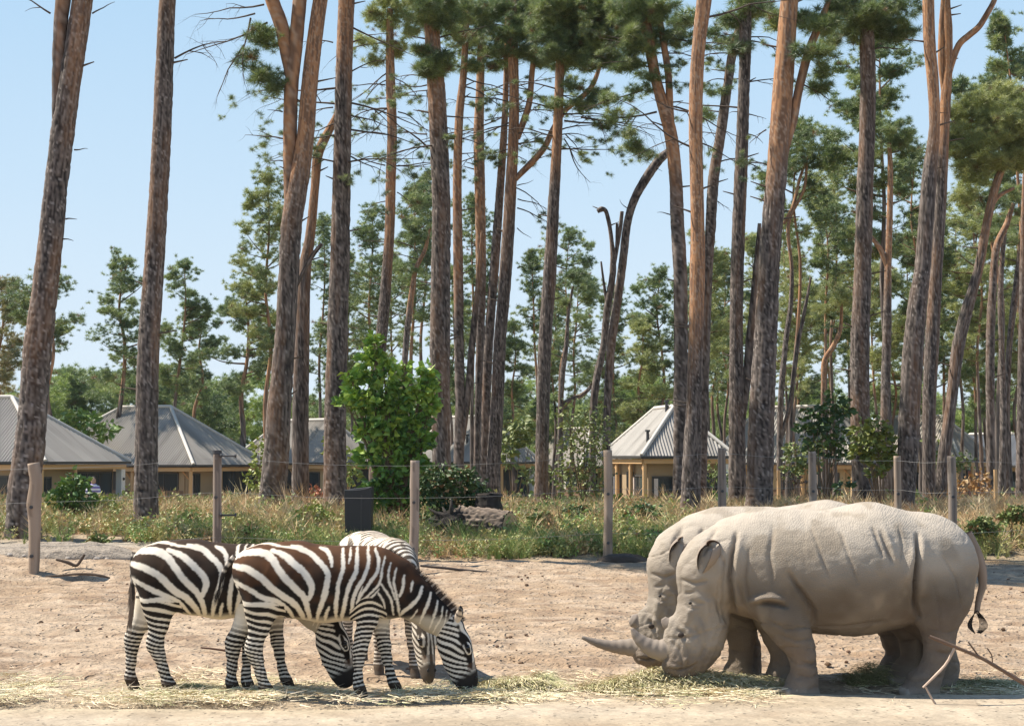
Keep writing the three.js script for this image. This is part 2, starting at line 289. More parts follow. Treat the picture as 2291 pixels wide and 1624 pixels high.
// ------------------------------------------------------------------ pines
const BARK = vmat(.97), NEEDLE = new THREE.MeshPhysicalMaterial({ color: 0xffffff, vertexColors: true, roughness: .6, side: THREE.DoubleSide, transmission: .55, thickness: 0 }), LEAF = new THREE.MeshPhysicalMaterial({ color: 0xffffff, vertexColors: true, roughness: .55, side: THREE.DoubleSide, transmission: .22, thickness: 0 });
function barkSkin(seed, orange, Z, base) {                   // orange(y): share of flaky orange bark at height y above the foot
  const f = 1;
  return (s, w, p, r) => {
    const cx = Math.cos(w) * 2.6, cz = Math.sin(w) * 2.6, o = clamp(orange(p.y) + (noise3(cx * .5, p.y * .7, seed) - .5) * .7);
    const n = noise3(cx * 5.2 + seed, s * 2.6, cz * 5.2), n2 = noise3(cx * 9 + seed, s * 5.5, cz * 9), m = noise3(cx * 15, s * 17, cz * 15 + seed), ridge = clamp(Math.abs(n - .5) * 1.5 + Math.abs(n2 - .5) * 1.1), low = 1 - o;
    const d = r * (low * (-.12 + .22 * Math.sqrt(ridge) + .05 * m) + o * .04 * (m - .5));
    let c = mix3([.015, .012, .011], [.245, .20, .175], clamp(ridge * 1.2 - .08 + (m - .5) * 1.0)); c = mix3(c, [.10, .072, .060], .3 * noise3(cx, s * .8, seed + 3));
    if (hash3(Math.round(w * 14), Math.round(s * 20), seed) > .95) c = mix3(c, [.36, .31, .28], .7);
    let q = mix3([.38, .18, .085], [.50, .28, .15], m); if (n > .56) q = mix3(q, [.13, .075, .05], .75); if (n2 > .68) q = mix3(q, [.20, .11, .07], .6); if (m > .70) q = mix3(q, [.46, .33, .235], .6);
    return { d, c: mix3(c, q, o) };
  };
}
// a burst of needles, set many times over by each crown
const bundle = () => ({ P: [], C: [] });
const done = (o) => geoFrom(o.P, null, o.C);
function burst(n, w, seed, flat) {
  const out = bundle(), rnd = rng(seed);
  for (let i = 0; i < n; i++) {
    const u = rnd() * 1.75 - .75, a = rnd() * 6.2832, q = Math.sqrt(Math.max(0, 1 - u * u)), d = V(q * Math.cos(a), u * flat + .15, q * Math.sin(a)).normalize(), L = .65 + .5 * rnd(), e = V(rnd() - .5, rnd() - .5, rnd() - .5).cross(d).normalize().multiplyScalar(w), b = d.clone().multiplyScalar(.1), k = .7 + .6 * rnd();
    out.P.push(b.x - e.x, b.y - e.y, b.z - e.z, b.x + e.x, b.y + e.y, b.z + e.z, d.x * L, d.y * L, d.z * L);
    for (let j = 0; j < 3; j++) out.C.push(k, k, k * (.9 + .2 * rnd()));
  }
  return done(out);
}
const BURST = [burst(84, .026, 5, 1), burst(44, .05, 6, .9)];
const tufts = () => ({ M: [], C: [] });
const _o = new THREE.Object3D();
function tuft(out, p, size, col, rnd) { _o.position.set(...p); _o.rotation.set((rnd() - .5) * .9, rnd() * 6.28, (rnd() - .5) * .9); _o.scale.setScalar(size); _o.updateMatrix(); out.M.push(_o.matrix.clone()); out.C.push(col); }
function crownOf(name, out, parent, kind) { const m = new THREE.InstancedMesh(BURST[kind], NEEDLE, out.M.length), c = new THREE.Color(); out.M.forEach((q, i) => { m.setMatrixAt(i, q); m.setColorAt(i, c.setRGB(...out.C[i])); }); m.name = name; m.userData.kind = 'stuff'; m.castShadow = m.receiveShadow = true; parent.add(m); return m; }
const PINE = [[.085, .15, .075], [.22, .30, .11], [.42, .48, .17]], PALE = [[.24, .29, .11], [.40, .44, .16], [.56, .58, .25]];
// a cloud of needle bursts, thick on its upper side
function clump(out, c, rx, ry, n, size, pal, rnd) {
  const hue = rnd();
  for (let i = 0; i < n; i++) {
    const u = rnd() * 2 - 1, a = rnd() * 6.2832, r = Math.pow(rnd(), .45), q = Math.sqrt(1 - u * u);
    const p = [c[0] + q * Math.cos(a) * r * rx, c[1] + (u * .8 + .15) * r * ry, c[2] + q * Math.sin(a) * r * rx];
    const t = clamp(.25 + .5 * hue + .45 * (rnd() - .4)), col = t < .5 ? mix3(pal[0], pal[1], t * 2) : mix3(pal[1], pal[2], t * 2 - 1);
    tuft(out, p, size * (.7 + .6 * rnd()), rnd() < .025 ? [.26, .16, .06] : col, rnd);
  }
}
function twigs(out, from, dir, len, r, depth, rnd, droop) {   // a dead branch: bent slim tubes
  const pts = [[from.clone(), r]], d = dir.clone(), p = from.clone(), n = 4;
  for (let i = 1; i <= n; i++) { d.x += (rnd() - .5) * .55; d.y += (rnd() - .5) * .5 - droop; d.z += (rnd() - .5) * .55; d.normalize(); p.addScaledVector(d, len / n); pts.push([p.clone(), r * (1 - i / n * .75)]); }
  out.push(limb(pts, 6, 4, (s, w, q, rr) => ({ d: 0, c: [.09, .068, .055] })));
  if (depth > 0) for (let i = 1; i <= n; i++) if (rnd() < .8) { const e = V(rnd() - .5, rnd() - .6, rnd() - .5).multiplyScalar(1.5).add(d).normalize(); twigs(out, pts[i][0], e, len * (.25 + .3 * rnd()), pts[i][1] * .65, depth - 1, rnd, droop * 1.3); }
}
// front pines: every trunk follows its line in the photograph at its own distance
// pts [px, py, width px] from the foot up; o.limbs: more such lines; o.crown: clumps [px, py, rx, ry, bursts, dz m]; o.dead: [px, py, side, length m, depth]
function pine(name, Z, pts, label, o = {}) {
  const m = PXM(Z), foot = at(pts[0][0], pts[0][1], Z); foot.y = ground(foot.x, -Z) - .08;
  const t = thing(name, label, 'pine tree', foot, o.group), seed = Math.round(pts[0][0] * 3 + Z), rnd = rng(seed), or0 = o.orange ?? 500;   // photo height above which the bark turns orange
  const yO = (at(0, or0, Z).y - foot.y), skin = barkSkin(seed, (y) => ss(yO - 1.8, yO + 1.8, y) * (o.strength ?? .9), Z);
  const loc = (x, y, dz = 0) => at(x, y, Z).sub(foot).add(V(0, 0, dz));
  const line = (q, rootZ = 0, extra = 0) => q.map(([x, y, w, dz], i) => [loc(x, y, (dz ?? 0) + rootZ), Math.max(.012, w * m / 2)]);
  const main = line(pts.slice(1)); main.unshift([V(0, 0, 0), pts[0][2] * m / 2 * 1.12], [V(0, .35, 0).lerp(main[0][0], .12), pts[0][2] * m / 2 * 1.0]);
  const last = pts[pts.length - 1];
  if (last[1] <= 5) { const a = main[main.length - 1][0], b = main[main.length - 3][0], d = a.clone().sub(b).normalize(), up = o.above ?? 4; main.push([a.clone().addScaledVector(d, up * .5).add(V(.1, 0, 0)), main[main.length - 1][1] * .75], [a.clone().addScaledVector(d, up), .03]); }
  const len = main[main.length - 1][0].y;
  mesh('trunk', limb(main, Math.max(30, Math.round(len / .055)), pts[0][2] > 25 ? 42 : 20, skin), BARK, t);
  for (const L of o.limbs ?? []) { const q = line(L); mesh('limb', limb(q, Math.max(14, Math.round(q[0][0].distanceTo(q[q.length - 1][0]) / .1)), 12, skin), BARK, t); }
  const dead = [...(o.dead ?? [])];
  for (const [x, y, s, l, dep = 1, up = .1] of dead) { const g = []; twigs(g, loc(x, y, 0), V(s, up, (rnd() - .5) * .8).normalize(), l, .016 + .006 * l, dep, rnd, .05); mesh('branch', mergeGeometries(g), BARK, t); }
  for (let i = 0; i < (o.stubs ?? 6); i++) {                  // broken stubs along the trunk
    const k = 1 + Math.floor(rnd() * (pts.length - 2)), a = pts[k], b = pts[k + 1], u = rnd(), x = lerp(a[0], b[0], u), y = lerp(a[1], b[1], u), s = rnd() < .5 ? -1 : 1, w = lerp(a[2], b[2], u) / 2;
    if (y > 950) continue; const p0 = loc(x + s * w * .8, y), q = p0.clone().add(V(s * (.2 + .3 * rnd()), .05 + .1 * rnd(), (rnd() - .5) * .2)); mesh('stub', limb([[p0, .028], [q, .012]], 3, 5, () => ({ d: 0, c: [.12, .09, .07] })), BARK, t);
  }
  const cr = o.crown ?? [];
  if (cr.length || o.high) {
    const out = tufts();
    for (const [x, y, rx, ry, n, dz = 0] of cr) {
      const p = loc(x, y, dz), R = rx * m, H = ry * m, sub = Math.max(1, Math.round(n / 22));          // each mass breaks into brushes
      for (let i = 0; i < sub; i++) { const a = rnd() * 6.28, r = Math.sqrt(rnd()) * .85, q = [p.x + Math.cos(a) * r * R, p.y + (rnd() - .5) * 1.5 * H, p.z + Math.sin(a) * r * R]; clump(out, q, .22 + .26 * rnd(), .16 + .16 * rnd(), 9 + 8 * rnd(), .19 + .09 * rnd(), o.pal ?? PINE, rnd); }
      clump(out, [p.x, p.y, p.z], R * 1.15, H * 1.15, Math.round(n * .6), .2, o.pal ?? PINE, rnd);
    }
    const top = main[main.length - 1][0];
    for (let i = 0; i < (o.high ?? 0); i++) { const a = rnd() * 6.28, l = .6 + 2.2 * rnd(), y = top.y - rnd() * (o.above ?? 4) * .85; clump(out, [top.x + Math.cos(a) * l, y, top.z + Math.sin(a) * l], 1.0, .5, 90, .24, PINE, rnd); }
    crownOf('crown', out, t, 0);
  }
  // thin twigs with a few tufts among the upper trunks
  if (o.fine) { const g = [], out = tufts(); for (let i = 0; i < o.fine; i++) { const y = o.fy[0] + (o.fy[1] - o.fy[0]) * rnd(), k = pts.findIndex((q) => q[1] < y), a = pts[Math.max(0, k - 1)], b = pts[Math.max(1, k)], u = clamp((a[1] - y) / (a[1] - b[1] + 1e-6)), p = loc(lerp(a[0], b[0], u), y), s = rnd() < .5 ? -1 : 1, l = .8 + 1.9 * rnd(), tw = []; twigs(tw, p, V(s, (rnd() - .4) * .6, (rnd() - .5) * 1.3).normalize(), l, .015 + .006 * l, 2, rnd, .06); g.push(...tw); for (const q of tw) { const P = q.attributes.position, e = P.count - 1; if (rnd() < .5) for (let j = 0; j < 3; j++) tuft(out, [P.getX(e) + (rnd() - .5) * .2, P.getY(e) + (rnd() - .5) * .12, P.getZ(e) + (rnd() - .5) * .2], .11 + .07 * rnd(), mix3(PINE[0], PINE[2], rnd()), rnd); } } mesh('twigs', mergeGeometries(g), BARK, t).userData.kind = 'stuff'; if (out.M.length) crownOf('foliage', out, t, 0); }
  return t;
}
const FRONT = 'tall pines standing behind the wire fence';
pine('pine_tree', 31, [[50, 1190, 70], [53, 1086, 65], [63, 1016, 64], [73, 911, 58], [83, 780, 59], [94, 690, 55], [105, 600, 53], [116, 500, 50], [126, 400, 48], [139, 300, 50], [154, 190, 46], [170, 90, 45], [184, 0, 44]], 'thickest grey pine trunk leaning over the first fence post, forked near its top',
  { group: FRONT, orange: 60, strength: .5, limbs: [[[128, 330, 20], [128, 270, 25], [129, 180, 27], [132, 90, 29], [140, 0, 34], [150, -90, 28]]], above: 19, high: 84, dead: [[205, 30, 1, .55, 0, .5], [112, 30, -1, .9, 1, .2], [165, 335, 1, .3, 0, 0], [146, 490, 1, .28, 0, 0], [137, 535, 1, .25, 0, 0]], stubs: 2 });
pine('pine_tree', 33, [[326, 1139, 52], [326, 1051, 48], [328, 911, 46], [332, 771, 45], [337, 690, 44], [343, 600, 42], [350, 500, 41], [356, 400, 41], [361, 300, 40], [365, 200, 39], [369, 100, 37], [374, 0, 35]], 'straight lone grey pine trunk standing in front of the second lodge', { group: FRONT, orange: -50, strength: .4, above: 12, high: 7, stubs: 4, dead: [[390, 130, 1, 1.6, 2, .2]] });
pine('pine_tree', 42, [[672, 1110, 36], [672, 900, 34], [675, 771, 32], [682, 600, 27], [693, 530, 22], [704, 420, 19], [711, 345, 22], [722, 318, 21], [739, 285, 18], [752, 258, 14], [762, 225, 9]], 'dark pine trunk hugging the big forked pine, its orange limb bent to the side', { group: FRONT, orange: 520, stubs: 3 });
pine('pine_tree', 38, [[604, 1150, 54], [615, 1051, 55], [624, 911, 50], [636, 771, 43], [646, 600, 43], [652, 500, 45], [668, 400, 45], [683, 300, 38], [691, 200, 37], [702, 100, 35], [716, 0, 33]], 'big pine forking into orange stems with bare twigs, left of the black bin',
  { group: FRONT, orange: 430, above: 6, high: 3, limbs: [[[647, 450, 24], [646, 380, 26], [648, 300, 31], [651, 200, 32], [661, 100, 32], [670, 0, 32], [680, -90, 26]], [[650, 190, 18], [641, 120, 30], [628, 55, 32], [608, 0, 31], [588, -70, 26]], [[662, 640, 9], [680, 605, 9], [700, 570, 10], [720, 545, 9]]],
    dead: [[590, 10, -1, 2.0, 3, -.1], [598, 50, -1, 2.3, 3, -.5], [570, 30, -1, 1.6, 3, -.3], [632, 310, -1, 1.1, 1, .45], [632, 250, -1, .4, 0, .3], [632, 360, -1, .4, 0, .4], [560, 40, -.4, 1.8, 3, -1.2], [545, 100, -.3, 1.6, 2, -1.2]],
    crown: [[590, 85, 42, 26, 60], [560, 130, 30, 16, 26], [600, 170, 34, 22, 46], [620, 195, 26, 18, 30], [640, 60, 30, 24, 30, -.6]] });
pine('pine_tree', 41, [[748, 1115, 50], [749, 1000, 47], [750, 900, 46], [756, 700, 43], [762, 500, 40], [766, 300, 37], [771, 100, 37], [775, 0, 36]], 'straight dark pine trunk just left of the black bin', { fine: 8, fy: [380, 70], group: FRONT, orange: 150, strength: .7, above: 6, high: 3, dead: [[785, 160, 1, 1.1, 1, .5], [785, 290, 1, 2.2, 2, -.2], [785, 230, 1, 2.4, 1, .0], [745, 240, -1, 1.0, 1, .1], [785, 350, 1, 1.2, 1, -.4], [745, 95, -1, .9, 1, .5], [785, 60, 1, 2.0, 2, -.3]] });
pine('pine_tree', 52, [[838, 1060, 27], [842, 911, 25], [849, 800, 24], [858, 700, 24], [866, 600, 22], [872, 500, 22], [874, 400, 23], [877, 300, 22], [874, 200, 22], [872, 110, 19], [872, 20, 14]], 'slim orange pine rising out of the tall green bush', { fine: 9, fy: [380, 70], group: FRONT, orange: 560, above: 3, dead: [[890, 215, 1, 1.4, 1, .3], [862, 190, -1, 1.8, 2, .3], [890, 250, 1, 1.6, 1, -.5], [862, 370, -1, 1.7, 1, .5], [862, 300, -1, 2.2, 2, .0], [862, 540, -1, .8, 1, 0], [890, 370, 1, 1.8, 2, -.1], [862, 450, -1, .9, 2, -.2], [888, 540, 1, 1.4, 1, -.3], [888, 430, 1, .8, 1, -.6]],
  pal: PALE, crown: [[870, 105, 50, 26, 70], [905, 60, 60, 34, 110], [850, 50, 40, 28, 60], [930, 20, 55, 30, 90], [880, 10, 60, 26, 80], [845, 130, 26, 12, 26], [825, 95, 26, 14, 24]] });
pine('pine_tree', 42, [[989, 1080, 38], [986, 911, 40], [984, 771, 43], [986, 600, 41], [987, 450, 39], [981, 300, 40], [976, 200, 40], [970, 125, 36], [963, 0, 30]], 'stout brown pine trunk right of the tall green bush, green tuft high up', { fine: 5, fy: [380, 70], group: FRONT, orange: 230, strength: .6, above: 4, high: 2, dead: [[955, 190, -1, 1.0, 1, -.1], [955, 300, -1, 1.4, 2, .3], [957, 330, -1, 2, 1, .6], [1000, 260, 1, 1.2, 1, 0]],
  crown: [[972, 160, 38, 24, 90, .35], [990, 140, 30, 18, 46, .4], [945, 120, 24, 14, 24], [955, 40, 50, 26, 60, .6], [1000, 60, 60, 30, 90], [1010, 20, 60, 30, 90]] });
pine('pine_tree', 50, [[1023, 1060, 24], [1029, 911, 21], [1027, 771, 21], [1025, 600, 22], [1023, 400, 20], [1028, 250, 19], [1036, 175, 16], [1043, 60, 14], [1046, 0, 12]], 'thin orange pine with a second stem leaning off it near the ground', { fine: 6, fy: [380, 70], group: FRONT, orange: 640, limbs: [[[1030, 1000, 15], [1040, 930, 16], [1048, 865, 15], [1056, 771, 15], [1064, 690, 12], [1072, 600, 9], [1078, 520, 5]]], dead: [[1030, 310, 1, 1.2, 1, .2], [1018, 330, -1, 1, 1, .1]], crown: [[1040, 90, 60, 30, 120], [1020, 30, 50, 30, 80], [1050, 150, 40, 20, 50], [1075, 20, 60, 30, 110]] });
pine('pine_tree', 53, [[1065, 1085, 14], [1068, 946, 13], [1074, 771, 18], [1076, 600, 23], [1073, 400, 24], [1071, 300, 24], [1074, 200, 19], [1076, 100, 16], [1078, 0, 14]], 'orange pine that is broader above than at its foot, second of the central cluster', { fine: 6, fy: [380, 70], group: FRONT, orange: 640, dead: [[1085, 270, 1, 1.4, 1, .2], [1085, 410, -1, .5, 0, .3], [1085, 340, 1, 1.1, 1, -.4]], crown: [[1085, 110, 56, 34, 130], [1060, 60, 50, 30, 90], [1110, 60, 60, 36, 130], [1090, 10, 70, 30, 130], [1105, 150, 40, 18, 50]] });
pine('pine_tree', 51, [[1081, 1110, 21], [1087, 911, 20], [1093, 771, 20], [1106, 600, 20], [1117, 450, 18], [1124, 350, 17], [1130, 250, 14], [1133, 150, 12], [1137, 0, 10]], 'slender pine pressed against the left of the cluster trunk with the low limb', { fine: 5, fy: [380, 70], group: FRONT, orange: 420, strength: .6, dead: [[1112, 520, -1, .5, 0, .1]] });
pine('pine_tree', 50, [[1103, 1115, 33], [1104, 1050, 30], [1112, 911, 28], [1118, 771, 26], [1132, 600, 27], [1144, 400, 25], [1149, 300, 24], [1150, 200, 22], [1147, 100, 24], [1146, 0, 20]], 'pine of the central cluster with a long limb slanting behind the next trunk',
  { fine: 7, fy: [420, 90], group: FRONT, orange: 430, limbs: [[[1152, 402, 12], [1170, 383, 14], [1188, 365, 15], [1218, 330, 14], [1236, 292, 13], [1265, 246, 13], [1303, 216, 13], [1323, 195, 12], [1340, 155, 9], [1352, 110, 6]], [[1158, 310, 12], [1170, 275, 15], [1184, 230, 14], [1190, 165, 13], [1198, 90, 9]]],
    dead: [[1158, 445, 1, 1.1, 1, -.4], [1157, 465, 1, 1.4, 2, -.3], [1157, 510, 1, .6, 0, -.5], [1157, 600, 1, .5, 0, .1], [1157, 415, 1, .6, 0, .4], [1200, 355, 1, .6, 1, .1], [1265, 300, 1, 1.1, 2, -.8], [1160, 250, 1, 1.9, 2, .1]],
    crown: [[1150, 70, 60, 34, 170], [1180, 110, 50, 28, 110], [1200, 50, 70, 36, 190], [1160, 15, 70, 26, 150], [1130, 120, 36, 18, 50], [1210, 140, 36, 16, 50]] });
pine('pine_tree', 47, [[1210, 1135, 31], [1212, 1051, 28], [1215, 911, 28], [1219, 771, 28], [1231, 600, 28], [1239, 450, 24], [1247, 300, 22], [1253, 150, 20], [1257, 0, 17]], 'single brown pine trunk right of the cut log, under the darkest needles', { fine: 9, fy: [380, 70], group: FRONT, orange: 380, strength: .7, dead: [[1262, 310, 1, 1.2, 2, -1.4], [1275, 330, .5, 1.4, 2, -1.5], [1260, 255, 1, 2.3, 2, .1], [1262, 270, 1, 3.0, 2, -.1], [1300, 262, 1, 2.6, 3, -.3]],
  crown: [[1260, 100, 70, 40, 300], [1230, 60, 60, 36, 190], [1300, 70, 70, 42, 300], [1270, 20, 90, 34, 300], [1340, 110, 60, 34, 200], [1350, 50, 70, 40, 230], [1320, 20, 70, 30, 190], [1290, 140, 60, 24, 150], [1225, 40, 30, 18, 90, 1.2], [1240, 130, 30, 16, 60, .6], [1375, 140, 40, 20, 70], [1395, 80, 40, 30, 80], [1310, 200, 60, 12, 50], [1330, 235, 50, 14, 40], [1360, 280, 40, 10, 24], [1400, 300, 30, 10, 20], [1250, 235, 26, 10, 20]] });
pine('pine_tree', 52, [[1357, 1135, 17], [1359, 911, 16], [1368, 771, 19], [1378, 700, 19], [1392, 600, 18], [1404, 500, 17], [1418, 450, 18], [1445, 400, 20], [1475, 358, 20], [1500, 335, 15], [1515, 318, 8]], 'thin pine bending over to the right behind the lone fence post', { group: FRONT, orange: -200, stubs: 1, dead: [[1403, 465, -1, .4, 0, .6], [1460, 375, 1, .4, 0, -.2]] });
pine('dead_tree', 54, [[1324, 1020, 14], [1331, 876, 17], [1345, 800, 15], [1351, 771, 14], [1358, 700, 16], [1372, 600, 14], [1369, 540, 9], [1361, 490, 9], [1354, 470, 9], [1346, 468, 13], [1337, 473, 9]], 'bare dead tree with a twisted broken top', { group: FRONT, orange: -200, stubs: 2, limbs: [[[1371, 610, 8], [1380, 560, 8], [1388, 510, 9], [1392, 473, 8]], [[1366, 640, 5], [1378, 570, 6], [1381, 500, 6]], [[1360, 690, 8], [1352, 640, 6], [1345, 585, 4]]] });
pine('pine_tree', 41, [[1517, 1095, 24], [1521, 1016, 26], [1522, 911, 28], [1524, 800, 30], [1522, 600, 30], [1516, 500, 30], [1512, 400, 29], [1501, 300, 30], [1488, 250, 28], [1470, 185, 24], [1455, 110, 25], [1440, 30, 26], [1432, 0, 24]], 'orange pine swinging left towards its top, tight behind the bright orange pine', { fine: 8, fy: [330, 60], group: FRONT, orange: 430, above: 4, limbs: [[[1505, 330, 18], [1499, 240, 17], [1496, 170, 16], [1484, 90, 15], [1470, 0, 12]]], dead: [[1440, 200, -1, 1.8, 2, .0], [1470, 250, -1, 2.4, 2, .1], [1500, 480, -1, .4, 0, .1], [1500, 330, 1, .6, 1, .3]],
  crown: [[1430, 60, 60, 34, 130], [1420, 110, 36, 26, 70, .5], [1470, 40, 60, 34, 120], [1500, 80, 50, 26, 80], [1410, 20, 50, 26, 90], [1395, 150, 34, 18, 40], [1460, 170, 30, 14, 30], [1425, 200, 40, 12, 30], [1390, 260, 40, 12, 26], [1420, 330, 24, 12, 20], [1440, 345, 24, 9, 16], [1380, 225, 40, 12, 26]] });
pine('pine_tree', 36, [[1545, 1170, 42], [1548, 1051, 40], [1553, 911, 33], [1557, 771, 32], [1561, 600, 35], [1561, 500, 31], [1559, 400, 30], [1557, 300, 31], [1558, 200, 31], [1564, 100, 30], [1576, 0, 34]], 'bright orange straight pine in front of the lodge with dappled roof', { fine: 2, fy: [380, 70], group: FRONT, orange: 760, strength: 1, above: 9, high: 4, dead: [[1540, 250, -1, 1.3, 1, .2], [1575, 40, 1, 2.6, 1, .1]], crown: [[1540, 30, 34, 18, 30, -1]] });
pine('pine_tree', 48, [[1568, 1100, 24], [1572, 1000, 22], [1577, 800, 22], [1585, 600, 20], [1591, 500, 23], [1597, 400, 24], [1613, 300, 22], [1627, 200, 20], [1644, 100, 20], [1672, 30, 16], [1705, 5, 12]], 'dark pine leaning right behind the bright orange pine, a knot hole on it', { fine: 4, fy: [380, 70], group: FRONT, orange: 150, strength: .5, dead: [[1640, 120, -1, 1.6, 1, .3], [1612, 300, -1, 1.0, 1, .4], [1595, 445, 1, .7, 1, -.4], [1655, 80, -1, 1.4, 2, .2]], crown: [[1650, 50, 50, 24, 60], [1625, 90, 40, 20, 36], [1690, 20, 50, 22, 60], [1590, 250, 24, 14, 24, -1], [1600, 210, 26, 10, 18]] });
pine('pine_tree', 44, [[1650, 1115, 37], [1649, 911, 33], [1648, 771, 28], [1650, 600, 28], [1658, 400, 28], [1665, 200, 24], [1668, 100, 26], [1668, 0, 28]], 'grey pine with a dark side stem rising from low on it', { fine: 4, fy: [380, 70], group: FRONT, orange: -100, strength: .5, above: 4, high: 2, limbs: [[[1655, 980, 22], [1660, 930, 20], [1668, 876, 19], [1678, 771, 19], [1687, 680, 18], [1694, 590, 14], [1700, 500, 8]]], dead: [[1675, 255, 1, .6, 1, 0], [1675, 365, 1, .6, 1, -.4], [1675, 300, 1, .6, 0, .1], [1675, 590, 1, .6, 1, -.6], [1675, 650, 1, .4, 0, 0], [1655, 250, -1, .4, 0, .2]], crown: [[1680, 20, 50, 24, 60], [1660, 110, 30, 18, 26], [1640, 40, 30, 20, 40]] });
pine('pine_tree', 37, [[1699, 1125, 59], [1700, 1086, 57], [1705, 911, 54], [1713, 771, 49], [1721, 600, 45], [1737, 400, 44], [1752, 200, 46], [1767, 0, 40]], 'big grey and orange pine beside the rhino hump, a limb parting to the right', { group: FRONT, orange: 380, strength: .9, above: 9, high: 4, limbs: [[[1752, 400, 8], [1760, 330, 16], [1775, 270, 20], [1788, 200, 20], [1812, 110, 20], [1840, 40, 15], [1856, 0, 12], [1880, -60, 8]]], dead: [[1715, 290, -1, .6, 1, -.3], [1800, 190, 1, 1, 1, -.2]], crown: [[1835, 60, 40, 26, 60], [1815, 140, 30, 24, 40, .6], [1845, 165, 26, 18, 28], [1840, 195, 22, 9, 18], [1780, 20, 50, 24, 60, -1], [1870, 20, 40, 26, 50]] });
pine('pine_tree', 41, [[1931, 1120, 43], [1925, 911, 40], [1925, 771, 40], [1931, 600, 36], [1937, 400, 35], [1943, 200, 33], [1940, 75, 32], [1938, 0, 28]], 'straight grey pine between the two leafy saplings', { group: FRONT, orange: -60, strength: .5, above: 5, high: 3, dead: [[1925, 90, -1, 1.2, 1, .3], [1955, 110, 1, 1.1, 1, .4]], crown: [[1940, 50, 60, 30, 110, .4], [1985, 60, 50, 30, 90], [1890, 70, 40, 26, 60], [2010, 20, 60, 24, 90], [1900, 20, 50, 22, 70], [1860, 100, 30, 14, 26], [2030, 80, 36, 20, 44]] });
pine('pine_tree', 38, [[2029, 1115, 33], [2033, 1000, 45], [2037, 911, 45], [2045, 771, 42], [2058, 650, 37], [2065, 600, 33], [2080, 400, 31], [2092, 280, 23], [2088, 180, 26], [2081, 100, 27], [2078, 0, 26]], 'thick dark pine left of the right hand pair, leaning right', { group: FRONT, orange: 330, above: 5, high: 3, dead: [[2080, 250, 1, .5, 0, .1], [2075, 380, 1, .5, 0, 0]], stubs: 4 });
pine('pine_tree', 42, [[2079, 1125, 27], [2080, 911, 28], [2086, 771, 30], [2096, 600, 26], [2108, 400, 25], [2115, 250, 24], [2121, 150, 22], [2120, 60, 24], [2118, 0, 18]], 'orange topped pine of the right hand pair with a limb swinging out right', { group: FRONT, orange: 360, strength: 1, above: 4, high: 2, limbs: [[[2122, 175, 14], [2131, 140, 15], [2148, 98, 15], [2170, 78, 15], [2191, 60, 14], [2210, 30, 13], [2226, 0, 12], [2240, -50, 8]], [[2113, 220, 9], [2106, 140, 13], [2108, 60, 14], [2112, 0, 12]]] });
pine('pine_tree', 43, [[2103, 1130, 26], [2110, 1050, 26], [2128, 911, 23], [2146, 771, 26], [2163, 700, 25], [2191, 600, 20], [2209, 500, 19], [2234, 400, 18], [2252, 365, 15], [2275, 350, 9]], 'pine slanting strongly right into the pale green crown', { group: FRONT, orange: 620, strength: .6, stubs: 3, limbs: [[[2212, 480, 8], [2235, 440, 9], [2270, 420, 7]]], pal: PALE, crown: [[2210, 240, 90, 44, 330, -1], [2260, 210, 70, 40, 260, -1], [2180, 300, 60, 36, 190, -.6], [2250, 300, 80, 40, 260], [2200, 370, 60, 30, 150], [2285, 260, 60, 50, 200], [2270, 360, 60, 26, 120], [2170, 390, 40, 26, 80], [2150, 340, 36, 24, 60], [2290, 320, 40, 30, 90], [2165, 440, 34, 20, 50]] });
pine('pine_tree', 52, [[2217, 1070, 18], [2217, 911, 18], [2217, 771, 19], [2222, 650, 17], [2232, 550, 16], [2254, 500, 13], [2268, 455, 9]], 'thin grey pine near the right edge with a kinked top', { group: FRONT, orange: 560, strength: .6, stubs: 3, crown: [[2270, 440, 50, 20, 60], [2290, 470, 40, 16, 40]] });
pine('pine_tree', 55, [[2240, 1080, 15], [2246, 911, 14], [2242, 771, 12], [2240, 650, 12], [2246, 550, 10], [2256, 480, 6]], 'second thin pine from the right edge, straight and dark', { group: FRONT, orange: 500, strength: .5, stubs: 3, crown: [[2250, 490, 40, 18, 50], [2225, 520, 30, 14, 30]] });
pine('pine_tree', 57, [[2250, 1010, 13], [2258, 800, 12], [2270, 680, 14], [2280, 600, 13], [2284, 540, 10], [2288, 480, 6]], 'thin pine curving right, close to the right edge', { group: FRONT, orange: 560, stubs: 3, crown: [[2280, 520, 40, 22, 60]] });
pine('pine_tree', 50, [[2283, 1105, 19], [2286, 900, 17], [2289, 700, 15], [2291, 500, 12], [2294, 380, 8]], 'pine trunk cut by the right edge of the view', { group: FRONT, orange: 600, strength: .5, stubs: 1 });
pine('pine_tree', 58, [[1975, 1090, 22], [1980, 930, 18], [1985, 771, 20], [1988, 600, 15], [1991, 500, 14], [1993, 380, 12], [1990, 320, 9]], 'orange pine with a hooked side stub right of the straight grey pine', { crown: [[1990, 300, 60, 30, 110], [1950, 340, 40, 22, 60], [2030, 330, 50, 24, 80]], group: FRONT, orange: 650, stubs: 2, limbs: [[[1986, 600, 9], [1972, 560, 12], [1958, 540, 10], [1950, 528, 6]]] });
